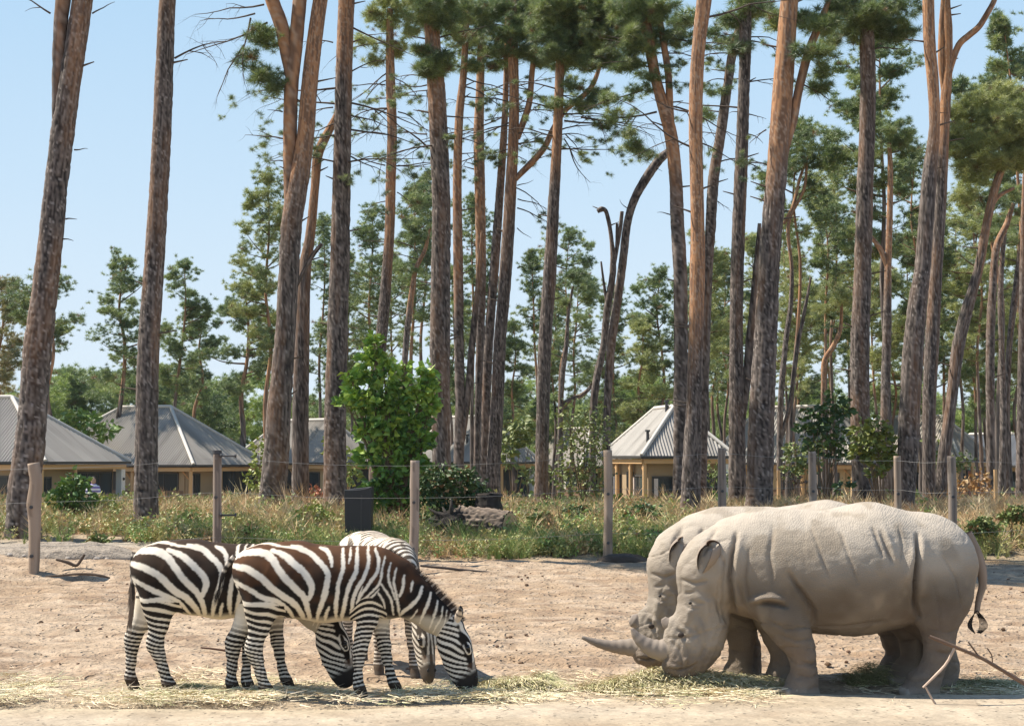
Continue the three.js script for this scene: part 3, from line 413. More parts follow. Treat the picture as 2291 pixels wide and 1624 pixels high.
pine('pine_tree', 62, [[1744, 1075, 13], [1747, 911, 13], [1758, 771, 12], [1770, 680, 10], [1772, 600, 8], [1765, 500, 8], [1800, 420, 7], [1806, 360, 6]], 'slim forked pine right of the big grey and orange pine', { crown: [[1806, 330, 60, 26, 90], [1780, 370, 50, 20, 60], [1840, 350, 50, 22, 70], [1830, 300, 44, 20, 50]], group: FRONT, orange: 560, limbs: [[[1749, 980, 10], [1762, 930, 10], [1772, 876, 9], [1786, 771, 9], [1800, 700, 8], [1815, 620, 5]], [[1755, 500, 7], [1775, 460, 8], [1790, 400, 7], [1808, 350, 5]]], stubs: 2 });
pine('pine_tree', 64, [[1842, 1010, 9], [1842, 930, 10], [1843, 858, 10], [1846, 806, 12], [1865, 775, 12], [1880, 740, 9], [1884, 660, 6]], 'orange pine with a sharp bend behind the leafy sapling', { pal: PALE, crown: [[1880, 650, 50, 24, 70], [1850, 690, 40, 18, 50], [1910, 680, 44, 20, 60]], group: FRONT, orange: 900, stubs: 1 });
pine('pine_tree', 66, [[905, 910, 13], [906, 800, 13], [918, 680, 14], [931, 600, 10], [950, 560, 9], [962, 510, 5]], 'bent orange pine seen between bush and stout trunk', { crown: [[955, 500, 50, 24, 80], [920, 540, 44, 20, 60], [900, 600, 40, 18, 44], [945, 450, 40, 22, 60]], group: FRONT, orange: 700, stubs: 2, dead: [[925, 640, 1, 1.4, 2, .2], [920, 700, -1, 1.2, 2, .1], [940, 580, -1, 1.6, 2, .3]] });
pine('pine_tree', 66, [[1254, 960, 12], [1256, 870, 12], [1267, 771, 10], [1272, 700, 7], [1282, 640, 5]], 'dark pine with one thick low limb raised to the right', { crown: [[1285, 630, 44, 22, 70], [1310, 660, 36, 16, 44], [1340, 825, 50, 20, 70], [1320, 850, 40, 14, 40], [1260, 670, 30, 14, 34]], group: FRONT, orange: -300, stubs: 1, limbs: [[[1253, 915, 10], [1275, 895, 11], [1300, 885, 9], [1322, 865, 8], [1335, 830, 5]]], dead: [[1268, 760, 1, 2, 2, .2], [1262, 800, -1, 1.4, 2, .2]] });

// ------------------------------------------------------------------ pines further back, beyond the lodges
function backPine(px, topY, crownY, wide, Z, footY, label, o = {}) {
  const foot = at(px + (o.lean ?? 0), footY, Z); foot.y = ground(foot.x, -Z) - .05; const rnd = rng(Math.round(px * 7 + topY)), m = PXM(Z);
  const top = at(px, topY, Z).y - foot.y, cb = at(px, crownY, Z).y - foot.y, R = wide * m / 2, t = thing('pine_tree', label, 'pine tree', foot, o.group ?? 'pines beyond the lodges'), dx = -(o.lean ?? 0) * m;
  const r0 = (o.w ?? 12) * m / 2, wob = () => (rnd() - .5) * R * .3, pts = [[V(0, 0, 0), r0 * 1.1]];
  for (let i = 1; i < 6; i++) { const u = i / 6; pts.push([V(dx * u + wob() * (u < .3 ? .4 : 1), top * u * .96, wob() * .5), r0 * (1 - u * .75)]); } pts.push([V(dx, top * .97, 0), r0 * .15]);
  const yO = top * (o.or ?? .45), skin = barkSkin(Math.round(px), (y) => ss(yO - 1.5, yO + 1.5, y) * .9, Z);
  mesh('trunk', limb(pts, 40, 9, skin), BARK, t);
  const curve = new THREE.CatmullRomCurve3(pts.map((p) => p[0]), false, 'centripetal'), out = tufts(), br = [], n = o.branches ?? Math.round((top - cb) * 3.3), sz = o.size ?? .21, pal = o.pal ?? PINE, den = o.den ?? 1;
  for (let i = 0; i < n; i++) {
    const u = (i + rnd()) / n, y = lerp(cb, top, Math.pow(u, .85)), p = curve.getPoint(clamp(y / top)), prof = (o.cone ? (1 - u) * .95 + .1 : Math.sin(Math.PI * Math.min(1, .18 + u * .78)) * (.7 + .3 * rnd())), L = R * prof * (.45 + .85 * rnd()), a = rnd() * 6.2832, up = o.cone ? -.05 : .1 + .75 * rnd() * (.4 + u);
    const e = V(p.x + Math.cos(a) * L, p.y + up * L, p.z + Math.sin(a) * L), mid = p.clone().lerp(e, .55).add(V(0, -.08 * L + .1 * rnd(), 0));
    br.push(limb([[p.clone(), .012 + .022 * L], [mid, .01 + .011 * L], [e, .008]], 5, 4, () => ({ d: 0, c: [.16, .10, .065] })));
    const q = Math.max(1, Math.round(L * 1.5));
    for (let k = 0; k < q; k++) { const f = lerp(.5, 1, q === 1 ? 1 : k / (q - 1)), c = f < .55 ? p.clone().lerp(mid, f / .55) : mid.clone().lerp(e, (f - .55) / .45); clump(out, [c.x + (rnd() - .5) * .9, c.y + .1 + (rnd() - .5) * .5, c.z + (rnd() - .5) * .9], .36 + .24 * R * rnd() * rnd(), .26 + .3 * rnd(), Math.round((10 + 24 * rnd()) * den), sz * (.8 + .5 * rnd()), pal, rnd); }
    for (let k = 0; k < 12; k++) { const f = .3 + .8 * rnd(), c = p.clone().lerp(e, f); tuft(out, [c.x + (rnd() - .5) * 1.2, c.y + (rnd() - .4) * 1.0, c.z + (rnd() - .5) * 1.2], sz * (.8 + .6 * rnd()), mix3(pal[0], pal[2], rnd()), rnd); }
  }
  clump(out, [dx, top * .97, 0], R * .22, .5, 36, sz, pal, rnd);
  mesh('branches', mergeGeometries(br), BARK, t).userData.kind = 'stuff';
  crownOf('crown', out, t, 1);
  return t;
}
const BP = [
  [-8, 620, 890, 120, 84, 1060, 'bushy pine at the left edge with brownish lower needles', { w: 16, pal: [[.17, .21, .09], [.34, .35, .13], [.50, .40, .20]] }],
  [95, 600, 770, 190, 80, 1060, 'pine spreading out on both sides of the thickest trunk', { lean: 30, w: 14 }],
  [275, 572, 890, 165, 88, 1060, 'tufted pine between the first two big trunks', { lean: -30, w: 15 }],
  [405, 578, 890, 115, 92, 1060, 'narrow topped pine just right of the lone grey trunk', { lean: -20, w: 11 }],
  [450, 700, 900, 100, 98, 1060, 'crooked pine with curved stem over the second lodge', { lean: -20, w: 12 }],
  [540, 625, 890, 180, 90, 1060, 'broad round crowned pine above the second lodge', { w: 16, den: 1.25 }],
  [592, 372, 820, 140, 74, 1060, 'tall narrow pine with a thin orange stem left of the forked pine', { w: 13, lean: 6, or: .2, pal: [[.14, .21, .08], [.30, .36, .12], [.52, .53, .20]] }],
  [716, 470, 870, 90, 96, 1060, 'thin far pine between the forked pine and the dark straight trunk', { w: 9, den: .6 }],
  [830, 455, 820, 130, 84, 1060, 'loose crowned pine right of the dark straight trunk', { w: 11, den: .7 }],
  [925, 405, 770, 130, 80, 1060, 'loose crowned pine left of the stout trunk with green tuft', { w: 12, den: .75, lean: -20 }],
  [955, 370, 640, 90, 90, 1060, 'dark high crowned pine partly behind the stout trunk', { w: 11, lean: -20 }],
  [1055, 430, 800, 110, 86, 1060, 'dark pine behind the central cluster of trunks', { w: 11, den: .9 }],
  [1190, 560, 790, 90, 84, 1060, 'small tufted pine with curved stem left of the single brown trunk', { w: 10, den: .8, lean: 20 }],
  [1275, 508, 650, 120, 80, 1060, 'flat tufted pine top right of the single brown trunk', { w: 8, den: .8, lean: -40 }],
  [1296, 605, 860, 130, 88, 1060, 'pine with wispy crown left of the dead tree', { w: 9, den: .7, lean: -20 }],
  [1150, 720, 1000, 120, 78, 1060, 'dark low conifer right of the central cluster', { w: 10, cone: 1, den: 1.3 }],
  [1440, 715, 985, 160, 82, 1060, 'pale grey green drooping tree beside the dappled roof', { w: 12, pal: PALE, cone: 1, den: 1.5 }],
  [1480, 600, 900, 130, 92, 1060, 'green pine behind the drooping pale tree', { w: 11 }],
  [1600, 640, 880, 100, 98, 1060, 'thin far pine showing right of the bright orange trunk', { w: 10, den: .7 }],
  [1612, 700, 900, 80, 100, 1060, 'second thin far stem right of the bright orange trunk', { w: 9, den: .5 }],
  [1800, 265, 520, 190, 63, 1060, 'pine with open green plates high beside the big grey and orange pine', { w: 13, lean: -40 }],
  [1850, 420, 720, 150, 68, 1060, 'pine with dark fine needles left of the straight grey pine', { w: 11, den: 1.1 }],
  [1985, 60, 560, 240, 60, 1060, 'largest dark green pine crown behind the straight grey pine', { w: 17, den: 1.5, or: .7 }],
  [2060, 330, 680, 170, 66, 1060, 'pine crown between the right hand trunks', { w: 12, den: 1.1 }],
  [2240, 150, 520, 240, 62, 1060, 'dark green pine rising over the pale crown at the right', { w: 16, den: 1.3 }],
  [2270, 30, 160, 130, 56, 1080, 'dark pine tip in the top right corner', { w: 14, den: 1.6, lean: 60 }],
  [1785, 560, 870, 140, 76, 1060, 'yellowish pine right of the slim forked pine', { w: 9, pal: PALE, den: .7 }],
  [1865, 600, 820, 150, 82, 1060, 'many twigged pine left of the straight grey pine', { w: 9, den: .7 }],
  [1965, 590, 850, 130, 80, 1060, 'olive pine behind the orange pine with the hooked stub', { w: 9, pal: PALE, den: .8 }],
  [2110, 560, 860, 120, 82, 1060, 'olive pine right of the right hand pair', { w: 9, den: .9 }],
  [2185, 600, 920, 140, 84, 1060, 'far pine between slanting pine and thin grey pine', { w: 9, den: .9 }],
  [2265, 640, 960, 150, 86, 1060, 'far pine behind the thin stems at the right edge', { w: 9, den: 1 }],
  [2200, 380, 800, 170, 74, 1060, 'tall olive pine filling in below the pale crown', { w: 10, pal: PALE, den: .9 }],
  [1760, 470, 820, 120, 84, 1060, 'feathery pine low between the big trunk and the slim forked pine', { w: 8, pal: PALE, den: .8 }],
  [1910, 480, 860, 130, 88, 1060, 'grey green pine hidden partly by the straight grey pine', { w: 8, den: .8 }],
  [2040, 520, 900, 130, 90, 1060, 'pine screen left of the leaning thick dark pine', { w: 8, den: .9 }],
  [1540, 590, 900, 110, 94, 1060, 'feathery pine behind the bright orange trunk', { w: 8, den: .8 }],
  [870, 560, 900, 120, 94, 1060, 'olive pine behind the slim orange pine', { w: 8, pal: PALE, den: .8 }],
  [1010, 600, 900, 110, 96, 1060, 'dim pine between stout trunk and thin orange pine', { w: 8, den: .8 }],
  [1580, 520, 860, 130, 82, 1060, 'yellow green pine filling the gap right of the bright orange trunk', { w: 9, pal: PALE, den: 1 }],
  [1625, 560, 880, 110, 88, 1060, 'pine between the leaning dark pine and the grey pine with side stem', { w: 8, den: 1 }],
  [1690, 520, 800, 90, 90, 1060, 'pale pine peeping out left of the big grey and orange trunk', { w: 8, pal: PALE, den: .9 }],
  [1800, 640, 930, 160, 92, 1060, 'low broad pine behind the slim forked pine', { w: 9, den: 1.1 }],
  [1870, 330, 640, 150, 72, 1060, 'bright pine crown touching the straight grey pine on its left', { w: 10, pal: PALE, den: 1 }],
  [2000, 600, 930, 140, 86, 1060, 'full pine behind the orange pine with hooked stub', { w: 9, pal: PALE, den: 1.1 }],
  [2075, 460, 800, 150, 80, 1060, 'green pine behind the right hand pair of trunks', { w: 9, den: 1.1 }],
  [2150, 480, 860, 150, 82, 1060, 'olive pine just left of the slanting pine', { w: 9, pal: PALE, den: 1.1 }],
  [2215, 560, 900, 150, 88, 1060, 'dull green pine behind the thin grey pine with kinked top', { w: 9, den: 1.1 }],
  [2285, 480, 860, 170, 80, 1060, 'broad pine closing the view at the right edge', { w: 10, pal: PALE, den: 1.1 }],
  [1380, 640, 940, 110, 94, 1060, 'dim pine behind the thin bending pine', { w: 8, den: .9 }],
  [1240, 640, 940, 110, 96, 1060, 'low green pine right behind the single brown trunk', { w: 8, den: .9 }],
  [780, 560, 920, 110, 96, 1060, 'olive pine just right of the straight dark trunk', { w: 8, pal: PALE, den: .9 }],
  [1700, 700, 900, 90, 96, 1060, 'far pine just behind the big grey and orange trunk', { w: 8, den: .6 }],
];
for (const [px, ty, cy, w, Z, fy, label, o] of BP) backPine(px, ty, cy, w, Z, fy, label, o);
{ // the wood that closes the view: bushes and young trees beyond the lodges, one mass
  const out = tufts(), rnd = rng(4242);
  for (let i = 0; i < 300; i++) {
    const px = -120 + 2540 * rnd(), Z = 104 + 30 * rnd(), m = PXM(Z), topY = 815 + 90 * noise3(px * .012, 3, 7) + 30 * rnd(), b = at(px, 1060, Z), h = at(px, topY, Z).y - b.y, r = (1.4 + 1.4 * rnd());
    const leaf = rnd() < .5, pal = leaf ? [[.18, .27, .09], [.36, .45, .13], [.52, .60, .20]] : PINE;
    for (let k = 0; k < 9; k++) { const u = rnd(); clump(out, [b.x + (rnd() - .5) * r * 1.6 * (1.1 - u * .7), b.y + h * u, b.z + (rnd() - .5) * r], r * .55, .7, 30, .34, pal, rnd); }
  }
  tag(crownOf('forest', out, scene, 1), 'mixed green wood closing the view behind the lodges', null, null, 'stuff');
}

// ------------------------------------------------------------------ leafy bushes and saplings
function leafInto(out, p, dir, size, w, col, rnd) {           // one folded leaf of four triangles
  const s = V(rnd() - .5, (rnd() - .5) * .5, rnd() - .5).cross(dir).normalize().multiplyScalar(size * w), n = dir.clone().cross(s).normalize().multiplyScalar(size * .12), m = dir.clone().multiplyScalar(size * .45).add(p), e = dir.clone().multiplyScalar(size).add(p).addScaledVector(n, -1.4), l = m.clone().add(s).add(n), r = m.clone().sub(s).add(n);
  for (const v of [p, l, m, p, m, r, l, e, m, m, e, r]) out.P.push(v.x, v.y, v.z);
  const k = .8 + .4 * rnd(); for (let i = 0; i < 12; i++) out.C.push(col[0] * k, col[1] * k, col[2] * k);
}
function bush(name, label, category, Z, footPx, lobes, leaf, o = {}) {        // lobes [px, py, rx, ry, leaves, dz]
  const foot = at(footPx, 1150, Z); foot.y = ground(foot.x, -Z) - .03; const t = thing(name, label, category, foot), m = PXM(Z), rnd = rng(Math.round(footPx * 5 + Z)), out = bundle(), st = [];
  for (let i = 0, n = lobes.length; i < (o.sprigs ?? 0); i++) { const [x, y, rx, ry] = lobes[Math.floor(rnd() * n)], a = rnd() * 6.28; lobes.push([x + Math.cos(a) * rx * 1.05, y + Math.sin(a) * ry * 1.05, 9 + 8 * rnd(), 10 + 10 * rnd(), 40]); }
  for (const [px, py, rx, ry, n, dz = 0] of lobes) {
    const c = at(px, py, Z).sub(foot); c.z += dz; const R = rx * m * (o.small ?? 1), H = ry * m * (o.small ?? 1);
    const a = V((rnd() - .5) * .2, 0, (rnd() - .5) * .2), b = c.clone().multiplyScalar(.5).add(V((rnd() - .5) * .15, .1, 0));
    st.push(limb([[a, o.stem ?? .025], [b, (o.stem ?? .025) * .8], [c, .008]], 8, 5, () => ({ d: 0, c: [.16, .11, .07] })));
    for (let k = 0; k < 5; k++) { const e = V(c.x + (rnd() - .5) * 1.7 * R, c.y + (rnd() - .5) * 1.7 * H, c.z + (rnd() - .5) * 1.5 * R); st.push(limb([[c, .009], [e, .004]], 2, 4, () => ({ d: 0, c: [.16, .12, .06] }))); }
    const hue = rnd();
    for (let i = 0; i < n * (o.keep ?? .72); i++) {
      const u = rnd() * 2 - 1, w = rnd() * 6.2832, q = Math.sqrt(1 - u * u), r = Math.pow(rnd(), .42) * (rnd() < .12 ? 1.35 : 1), p = V(c.x + q * Math.cos(w) * r * R, c.y + u * r * H, c.z + q * Math.sin(w) * r * R * .9);
      const d = V(q * Math.cos(w) + (rnd() - .5), (rnd() - .62) * 1.1, q * Math.sin(w) + (rnd() - .5)).normalize(), pal = o.pal ?? [[.05, .12, .025], [.17, .31, .045], [.43, .55, .09]], k = clamp(rnd() * .75 + hue * .35 + u * .12 - (o.shade ? ss(940, 1090, py) * .3 : 0)), col = k < .5 ? mix3(pal[0], pal[1], k * 2) : mix3(pal[1], pal[2], k * 2 - 1);  // o.shade puts the shade of the low lobes into the leaf colour
      leafInto(out, p, d, leaf * (.6 + .7 * rnd()), o.w ?? .34, o.dry && rnd() < o.dry ? [.30, .16, .06] : col, rnd);
    }
  }
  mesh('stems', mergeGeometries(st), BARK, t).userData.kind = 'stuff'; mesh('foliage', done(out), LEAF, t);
  return t;
}
const DARKG = [[.03, .075, .02], [.06, .12, .03], [.13, .21, .04]], YEL = [[.14, .20, .04], [.25, .31, .055], [.40, .42, .08]], OLIVE = [[.09, .13, .04], [.17, .22, .06], [.28, .31, .09]];
bush('leafy_bush', 'tall bright green broadleaved bush behind the second fence post', 'bush', 34, 890, [
  [835, 785, 6, 24, 60], [868, 812, 6, 28, 60], [905, 850, 7, 26, 60], [952, 832, 6, 26, 60], [790, 855, 9, 20, 50], [780, 890, 10, 12, 40], [830, 835, 30, 34, 190], [815, 800, 14, 24, 60], [862, 860, 34, 34, 230], [806, 890, 34, 30, 210], [842, 905, 40, 34, 300], [885, 900, 40, 36, 300], [940, 880, 26, 34, 170], [955, 850, 12, 18, 50], [930, 930, 40, 36, 280], [870, 950, 46, 38, 360], [820, 960, 28, 30, 170], [930, 985, 46, 40, 360], [870, 1005, 50, 40, 380], [820, 1020, 26, 26, 140], [920, 1040, 46, 40, 320], [870, 1070, 44, 40, 300], [890, 1120, 44, 36, 260], [845, 1110, 26, 30, 120], [945, 1090, 36, 36, 190]], .205, { w: .36, stem: .04, keep: .56, small: .80, shade: 1, sprigs: 30 });
bush('bramble_bush', 'dark shaded bramble beside the cut log', 'bush', 32.5, 1000, [[960, 1075, 34, 30, 200], [1060, 1100, 30, 26, 170], [1065, 1140, 26, 30, 160], [990, 1060, 40, 26, 200], [1030, 1085, 36, 26, 190], [975, 1105, 36, 30, 200], [1040, 1060, 24, 16, 90], [1010, 1130, 44, 34, 240], [1045, 1150, 36, 36, 200], [975, 1160, 40, 36, 200], [1015, 1185, 46, 26, 190]], .13, { pal: [[.02, .05, .014], [.045, .09, .022], [.10, .16, .03]], dry: .08, keep: 1 });  // deep shade of the undergrowth put into this dark leaf palette
bush('leafy_bush', 'round green bush in front of the lodge with the striped shirt', 'bush', 36, 155, [[150, 1100, 34, 26, 230], [170, 1085, 26, 20, 130], [130, 1120, 26, 22, 140], [185, 1118, 28, 22, 160], [165, 1140, 40, 22, 220], [163, 1068, 12, 16, 40]], .15, { pal: [[.04, .10, .025], [.08, .17, .035], [.17, .27, .05]] });
bush('leafy_bush', 'small yellowish bush right of the round green bush', 'bush', 37, 228, [[222, 1118, 20, 16, 90], [240, 1125, 18, 16, 80], [228, 1140, 24, 16, 90]], .12, { pal: YEL });
bush('climbing_shrub', 'light green shrub climbing at the left of the thin bending pine', 'bush', 46, 1305, [[1290, 960, 36, 30, 170], [1315, 990, 40, 36, 240], [1275, 1000, 26, 30, 120], [1335, 1010, 24, 40, 150], [1290, 1045, 44, 30, 230], [1330, 1060, 34, 30, 180], [1255, 1070, 26, 24, 100], [1305, 1095, 50, 26, 220], [1345, 950, 16, 40, 90], [1270, 930, 18, 40, 60], [1310, 930, 20, 26, 60]], .13, { pal: OLIVE, keep: .8, small: 1.1 });
bush('sapling', 'sapling with dark open foliage right of the big pine', 'sapling', 40, 1848, [[1870, 890, 20, 22, 60], [1885, 915, 24, 18, 70], [1850, 920, 26, 20, 80], [1815, 925, 24, 14, 56], [1830, 950, 34, 20, 100], [1800, 960, 18, 14, 40], [1860, 960, 28, 22, 90], [1840, 990, 40, 18, 110], [1890, 990, 22, 26, 50], [1870, 1020, 26, 18, 50], [1885, 1080, 22, 16, 44]], .19, { pal: DARKG, stem: .02 });
bush('sapling', 'yellow green sapling hanging over the straight grey pine', 'sapling', 38, 1978, [[1930, 965, 26, 22, 110], [1960, 955, 26, 20, 100], [1945, 995, 34, 24, 170], [1980, 985, 22, 24, 90], [1965, 1025, 32, 24, 150], [1925, 1010, 22, 20, 80], [1985, 1020, 16, 20, 50], [1960, 1055, 22, 14, 60]], .19, { pal: [[.07, .10, .02], [.14, .18, .03], [.25, .27, .05]], stem: .022 });
bush('leafy_bush', 'yellow green shrub left of the foot of the big forked pine', 'bush', 52, 574, [[578, 1000, 14, 22, 60], [580, 1040, 18, 24, 90], [570, 1075, 22, 22, 90], [585, 1095, 20, 22, 80]], .2, { pal: YEL });
bush('leafy_bush', 'fresh green shrub between the two left lodges', 'bush', 84, 180, [[170, 930, 26, 20, 110], [195, 950, 30, 24, 140], [150, 950, 24, 20, 90], [210, 980, 26, 24, 90], [240, 960, 20, 18, 60]], .42, { pal: [[.08, .16, .03], [.14, .24, .045], [.22, .33, .07]] });
bush('leafy_bush', 'bright shrub leaning on the lodge left of the tall green bush', 'bush', 60, 745, [[738, 1000, 12, 24, 60], [742, 960, 10, 18, 36], [790, 1030, 18, 26, 90], [790, 1065, 16, 24, 70]], .26, { pal: YEL });
bush('red_plant', 'reddish plant between the forked pine and the straight dark trunk', 'plant', 45, 700, [[695, 1098, 16, 12, 70], [712, 1104, 12, 9, 40]], .12, { pal: [[.30, .07, .03], [.42, .11, .05], [.5, .2, .08]] });
bush('leafy_bush', 'green hedge patch in front of the hidden lodges, right of the cluster', 'bush', 62, 1150, [[1140, 985, 24, 30, 120], [1165, 960, 24, 34, 130], [1135, 1020, 20, 24, 80], [1190, 975, 18, 30, 80], [1185, 1060, 22, 24, 80]], .3, { pal: OLIVE });
bush('dry_shrub', 'rusty dry shrub in front of the lodge with the reddish door', 'bush', 48, 2180, [[2165, 1085, 30, 18, 110], [2195, 1075, 26, 18, 90], [2145, 1100, 20, 14, 60], [2215, 1100, 18, 14, 50]], .16, { pal: [[.30, .15, .05], [.40, .22, .08], [.46, .30, .12]] });
bush('leafy_bush', 'dull green bush covering the lodge right of the big grey and orange pine', 'bush', 58, 1800, [[1780, 1010, 26, 26, 120], [1810, 1040, 30, 24, 130], [1770, 1050, 24, 22, 90], [1825, 1005, 20, 26, 80]], .22, { pal: OLIVE });
bush('leafy_bush', 'green bush half hiding the lodge between the right hand trunks', 'bush', 60, 2110, [[2090, 1000, 18, 30, 90], [2120, 1040, 26, 26, 120], [2160, 1030, 20, 20, 80]], .24, { pal: OLIVE });
bush('leafy_bush', 'olive bush low between bright orange trunk and grey pine', 'bush', 56, 1605, [[1600, 1060, 26, 22, 110], [1630, 1075, 22, 18, 80]], .2, { pal: OLIVE });
bush('dry_shrub', 'bare brown brushwood right of the big grey and orange pine', 'bush', 50, 1770, [[1768, 1070, 22, 14, 50], [1790, 1075, 18, 10, 34]], .14, { pal: [[.12, .07, .04], [.2, .12, .06], [.3, .2, .1]] });

for (const [px, py, w, h, Z, pal, label] of [
  [215, 1215, 34, 22, 30, OLIVE, 'low grey green weed clump on the bare bank left of the zebras'], [330, 1180, 46, 24, 31, YEL, 'yellowish low shrub at the foot of the lone grey trunk'],
  [420, 1165, 36, 20, 31.5, OLIVE, 'olive shrub left of the second fence post'], [560, 1190, 44, 18, 30.5, DARKG, 'dark weeds right of the second fence post'],
  [700, 1150, 50, 26, 33, YEL, 'yellow green shrub before the straight dark trunk'], [1215, 1165, 40, 26, 32, OLIVE, 'weedy shrub just right of the sawn log end'],
  [1290, 1150, 46, 24, 34, DARKG, 'dark bramble hump left of the lone fence post'], [1440, 1150, 50, 30, 33, DARKG, 'dark shrub right of the lone fence post'],
  [1460, 1205, 56, 24, 30.3, [[.07, .15, .03], [.16, .28, .05], [.3, .42, .09]], 'fresh green weeds at the sand edge left of the rhinos'], [1230, 1215, 60, 18, 30.2, [[.07, .15, .03], [.16, .28, .05], [.3, .42, .09]], 'fresh green weed fringe below the sawn log'],
  [2200, 1175, 36, 26, 30.5, OLIVE, 'green weed clump behind the tail of the front rhino'], [2270, 1150, 34, 24, 31, OLIVE, 'weed clump at the right edge behind the fence'],
]) bush('low_shrub', label, 'shrub', Z, px, [[px, py, w * .62, h * .8, 190], [px - w * .5, py + h * .3, w * .4, h * .5, 90], [px + w * .5, py + h * .25, w * .45, h * .55, 100], [px + w * .1, py - h * .5, w * .3, h * .4, 50]], .105, { pal, keep: 1, dry: .1, stem: .01 });

// ------------------------------------------------------------------ undergrowth of the bank, as stuff nobody could count
function plantGeo(kind, seed) {
  const out = bundle(), rnd = rng(seed);
  if (kind === 'herb') for (let s = 0; s < 4; s++) {
    const a = rnd() * 6.28, l = .28 + .3 * rnd(), tip = V(Math.cos(a) * .16, l, Math.sin(a) * .16);
    for (let i = 0; i < 8; i++) { const u = .15 + .85 * rnd(), p = tip.clone().multiplyScalar(u), d = V(rnd() - .5, .25 * rnd() + .05, rnd() - .5).normalize(); leafInto(out, p, d, .05 + .06 * rnd(), .30, [1, 1, 1], rnd); }
  }
  if (kind === 'bramble') for (let i = 0; i < 34; i++) { const a = rnd() * 6.28, r = .22 * Math.sqrt(rnd()), p = V(Math.cos(a) * r, .05 + .3 * rnd() * (1 - r), Math.sin(a) * r); leafInto(out, p, V(rnd() - .5, .5 * rnd(), rnd() - .5).normalize(), .05 + .05 * rnd(), .42, [1, 1, 1], rnd); }
  if (kind === 'tuft') for (let i = 0; i < 26; i++) {
    const a = rnd() * 6.28, l = .22 + .38 * rnd(), b = .05 * rnd(), w = .006, q = .1 + .22 * rnd(), px = Math.cos(a), pz = Math.sin(a), k = .75 + .5 * rnd();
    out.P.push(px * b - pz * w, 0, pz * b + px * w, px * b + pz * w, 0, pz * b - px * w, px * (b + q * .35), l * .65, pz * (b + q * .35), px * (b + q * .35), l * .65, pz * (b + q * .35), px * (b + q * .35) + w * 1.4, l * .68, pz * (b + q * .35), px * (b + q), l, pz * (b + q));
    for (let j = 0; j < 6; j++) out.C.push(k, k, k);
  }
  if (kind === 'straw') for (let i = 0; i < 16; i++) {
    const a = rnd() * 6.28, l = .05 + .09 * rnd(), x = (rnd() - .5) * .2, z = (rnd() - .5) * .2, y = .004 + .02 * rnd(), y2 = .004 + .035 * rnd(), w = .0028, k = .7 + .6 * rnd(), dx = Math.cos(a) * l, dz = Math.sin(a) * l;
    out.P.push(x - dz * w / l, y, z + dx * w / l, x + dz * w / l, y + .003, z - dx * w / l, x + dx, y2, z + dz);
    for (let j = 0; j < 3; j++) out.C.push(k, k * (.95 + .1 * rnd()), k);
  }
  return done(out);
}
const GRASS = vmat(.9, { side: THREE.DoubleSide });
function scatter(name, label, kind, n, pick, mat, seed) {      // pick(rnd) -> [x, z, scale, colour] or null
  const rnd = rng(seed), parts = [];
  const list = []; for (let i = 0; i < n; i++) { const p = pick(rnd); if (p) list.push(p); }
  const m = new THREE.InstancedMesh(plantGeo(kind, seed), mat, list.length), d = new THREE.Object3D(), c = new THREE.Color();
  list.forEach(([x, z, s, col, y], i) => { d.position.set(x, y ?? ground(x, z) - .01, z); d.rotation.set((rnd() - .5) * .3, rnd() * 6.28, (rnd() - .5) * .3); d.scale.set(s, s * (.8 + .4 * rnd()), s); d.updateMatrix(); m.setMatrixAt(i, d.matrix); m.setColorAt(i, c.setRGB(...col)); });
  m.name = numbered(name); m.castShadow = m.receiveShadow = true; scene.add(m); return tag(m, label, null, null, 'stuff');
}
const pxOf = (x, Z) => CX + x / Z * FPX;
const veg = (x, Z, s) => fbm(x * .8 + s, Z * .7, s, 3);
const vary = (c, rnd, a = .35) => { const k = 1 - a / 2 + a * rnd(); return [c[0] * k, c[1] * k * (.94 + .12 * rnd()), c[2] * k]; };
const edge = (x, rnd) => 29.5 + 1.6 * (fbm(x * .8, 3, 8, 3) - .42) + .6 * rnd() - .3 * ss(-3, -7, x) ;
for (const [seed, tone] of [[11, 0], [12, 1]]) scatter('undergrowth', tone ? 'olive weeds growing over the bank behind the fence' : 'fresh green weeds along the fence and in patches on the bank', 'herb', 8500, (rnd) => {
  const Z = 29.2 + 17 * Math.pow(rnd(), 1.7), x = (rnd() - .5) * .74 * Z, px = pxOf(x, Z), v = veg(x, Z, seed); if (Z < edge(x, rnd)) return null;
  const right = ss(1500, 1650, px), left = px < 300 && Z < 31.8; if (left && rnd() < .93) return null;
  const front = ss(32.5, 30, Z); if (rnd() > (v > .5 ? .85 : .16) * (1 - .85 * right * (1 - .6 * front)) * (.5 + .5 * front)) return null;
  return [x, -Z, (.4 + .45 * rnd() + (rnd() < .05 ? .5 : 0)), vary(tone ? [.46, .42, .16] : [.27, .36, .10], rnd, .5)];
}, LEAF, seed);
scatter('bramble_cover', 'low brambles with yellowing leaves on the bank', 'bramble', 8500, (rnd) => {
  const Z = 29.6 + 20 * Math.pow(rnd(), 1.4), x = (rnd() - .5) * .74 * Z, px = pxOf(x, Z); if (Z < edge(x, rnd) || (px < 300 && Z < 32)) return null;
  const v = veg(x, Z, 31), r = ss(1500, 1700, px); if (rnd() > (v > .47 ? .8 : .14) * (1 - .75 * r)) return null; const q = rnd();
  return [x, -Z, .5 + .55 * rnd(), vary(q < .4 ? [.24, .28, .08] : q < .75 ? [.42, .40, .14] : [.54, .37, .17], rnd, .5)];
}, LEAF, 21);
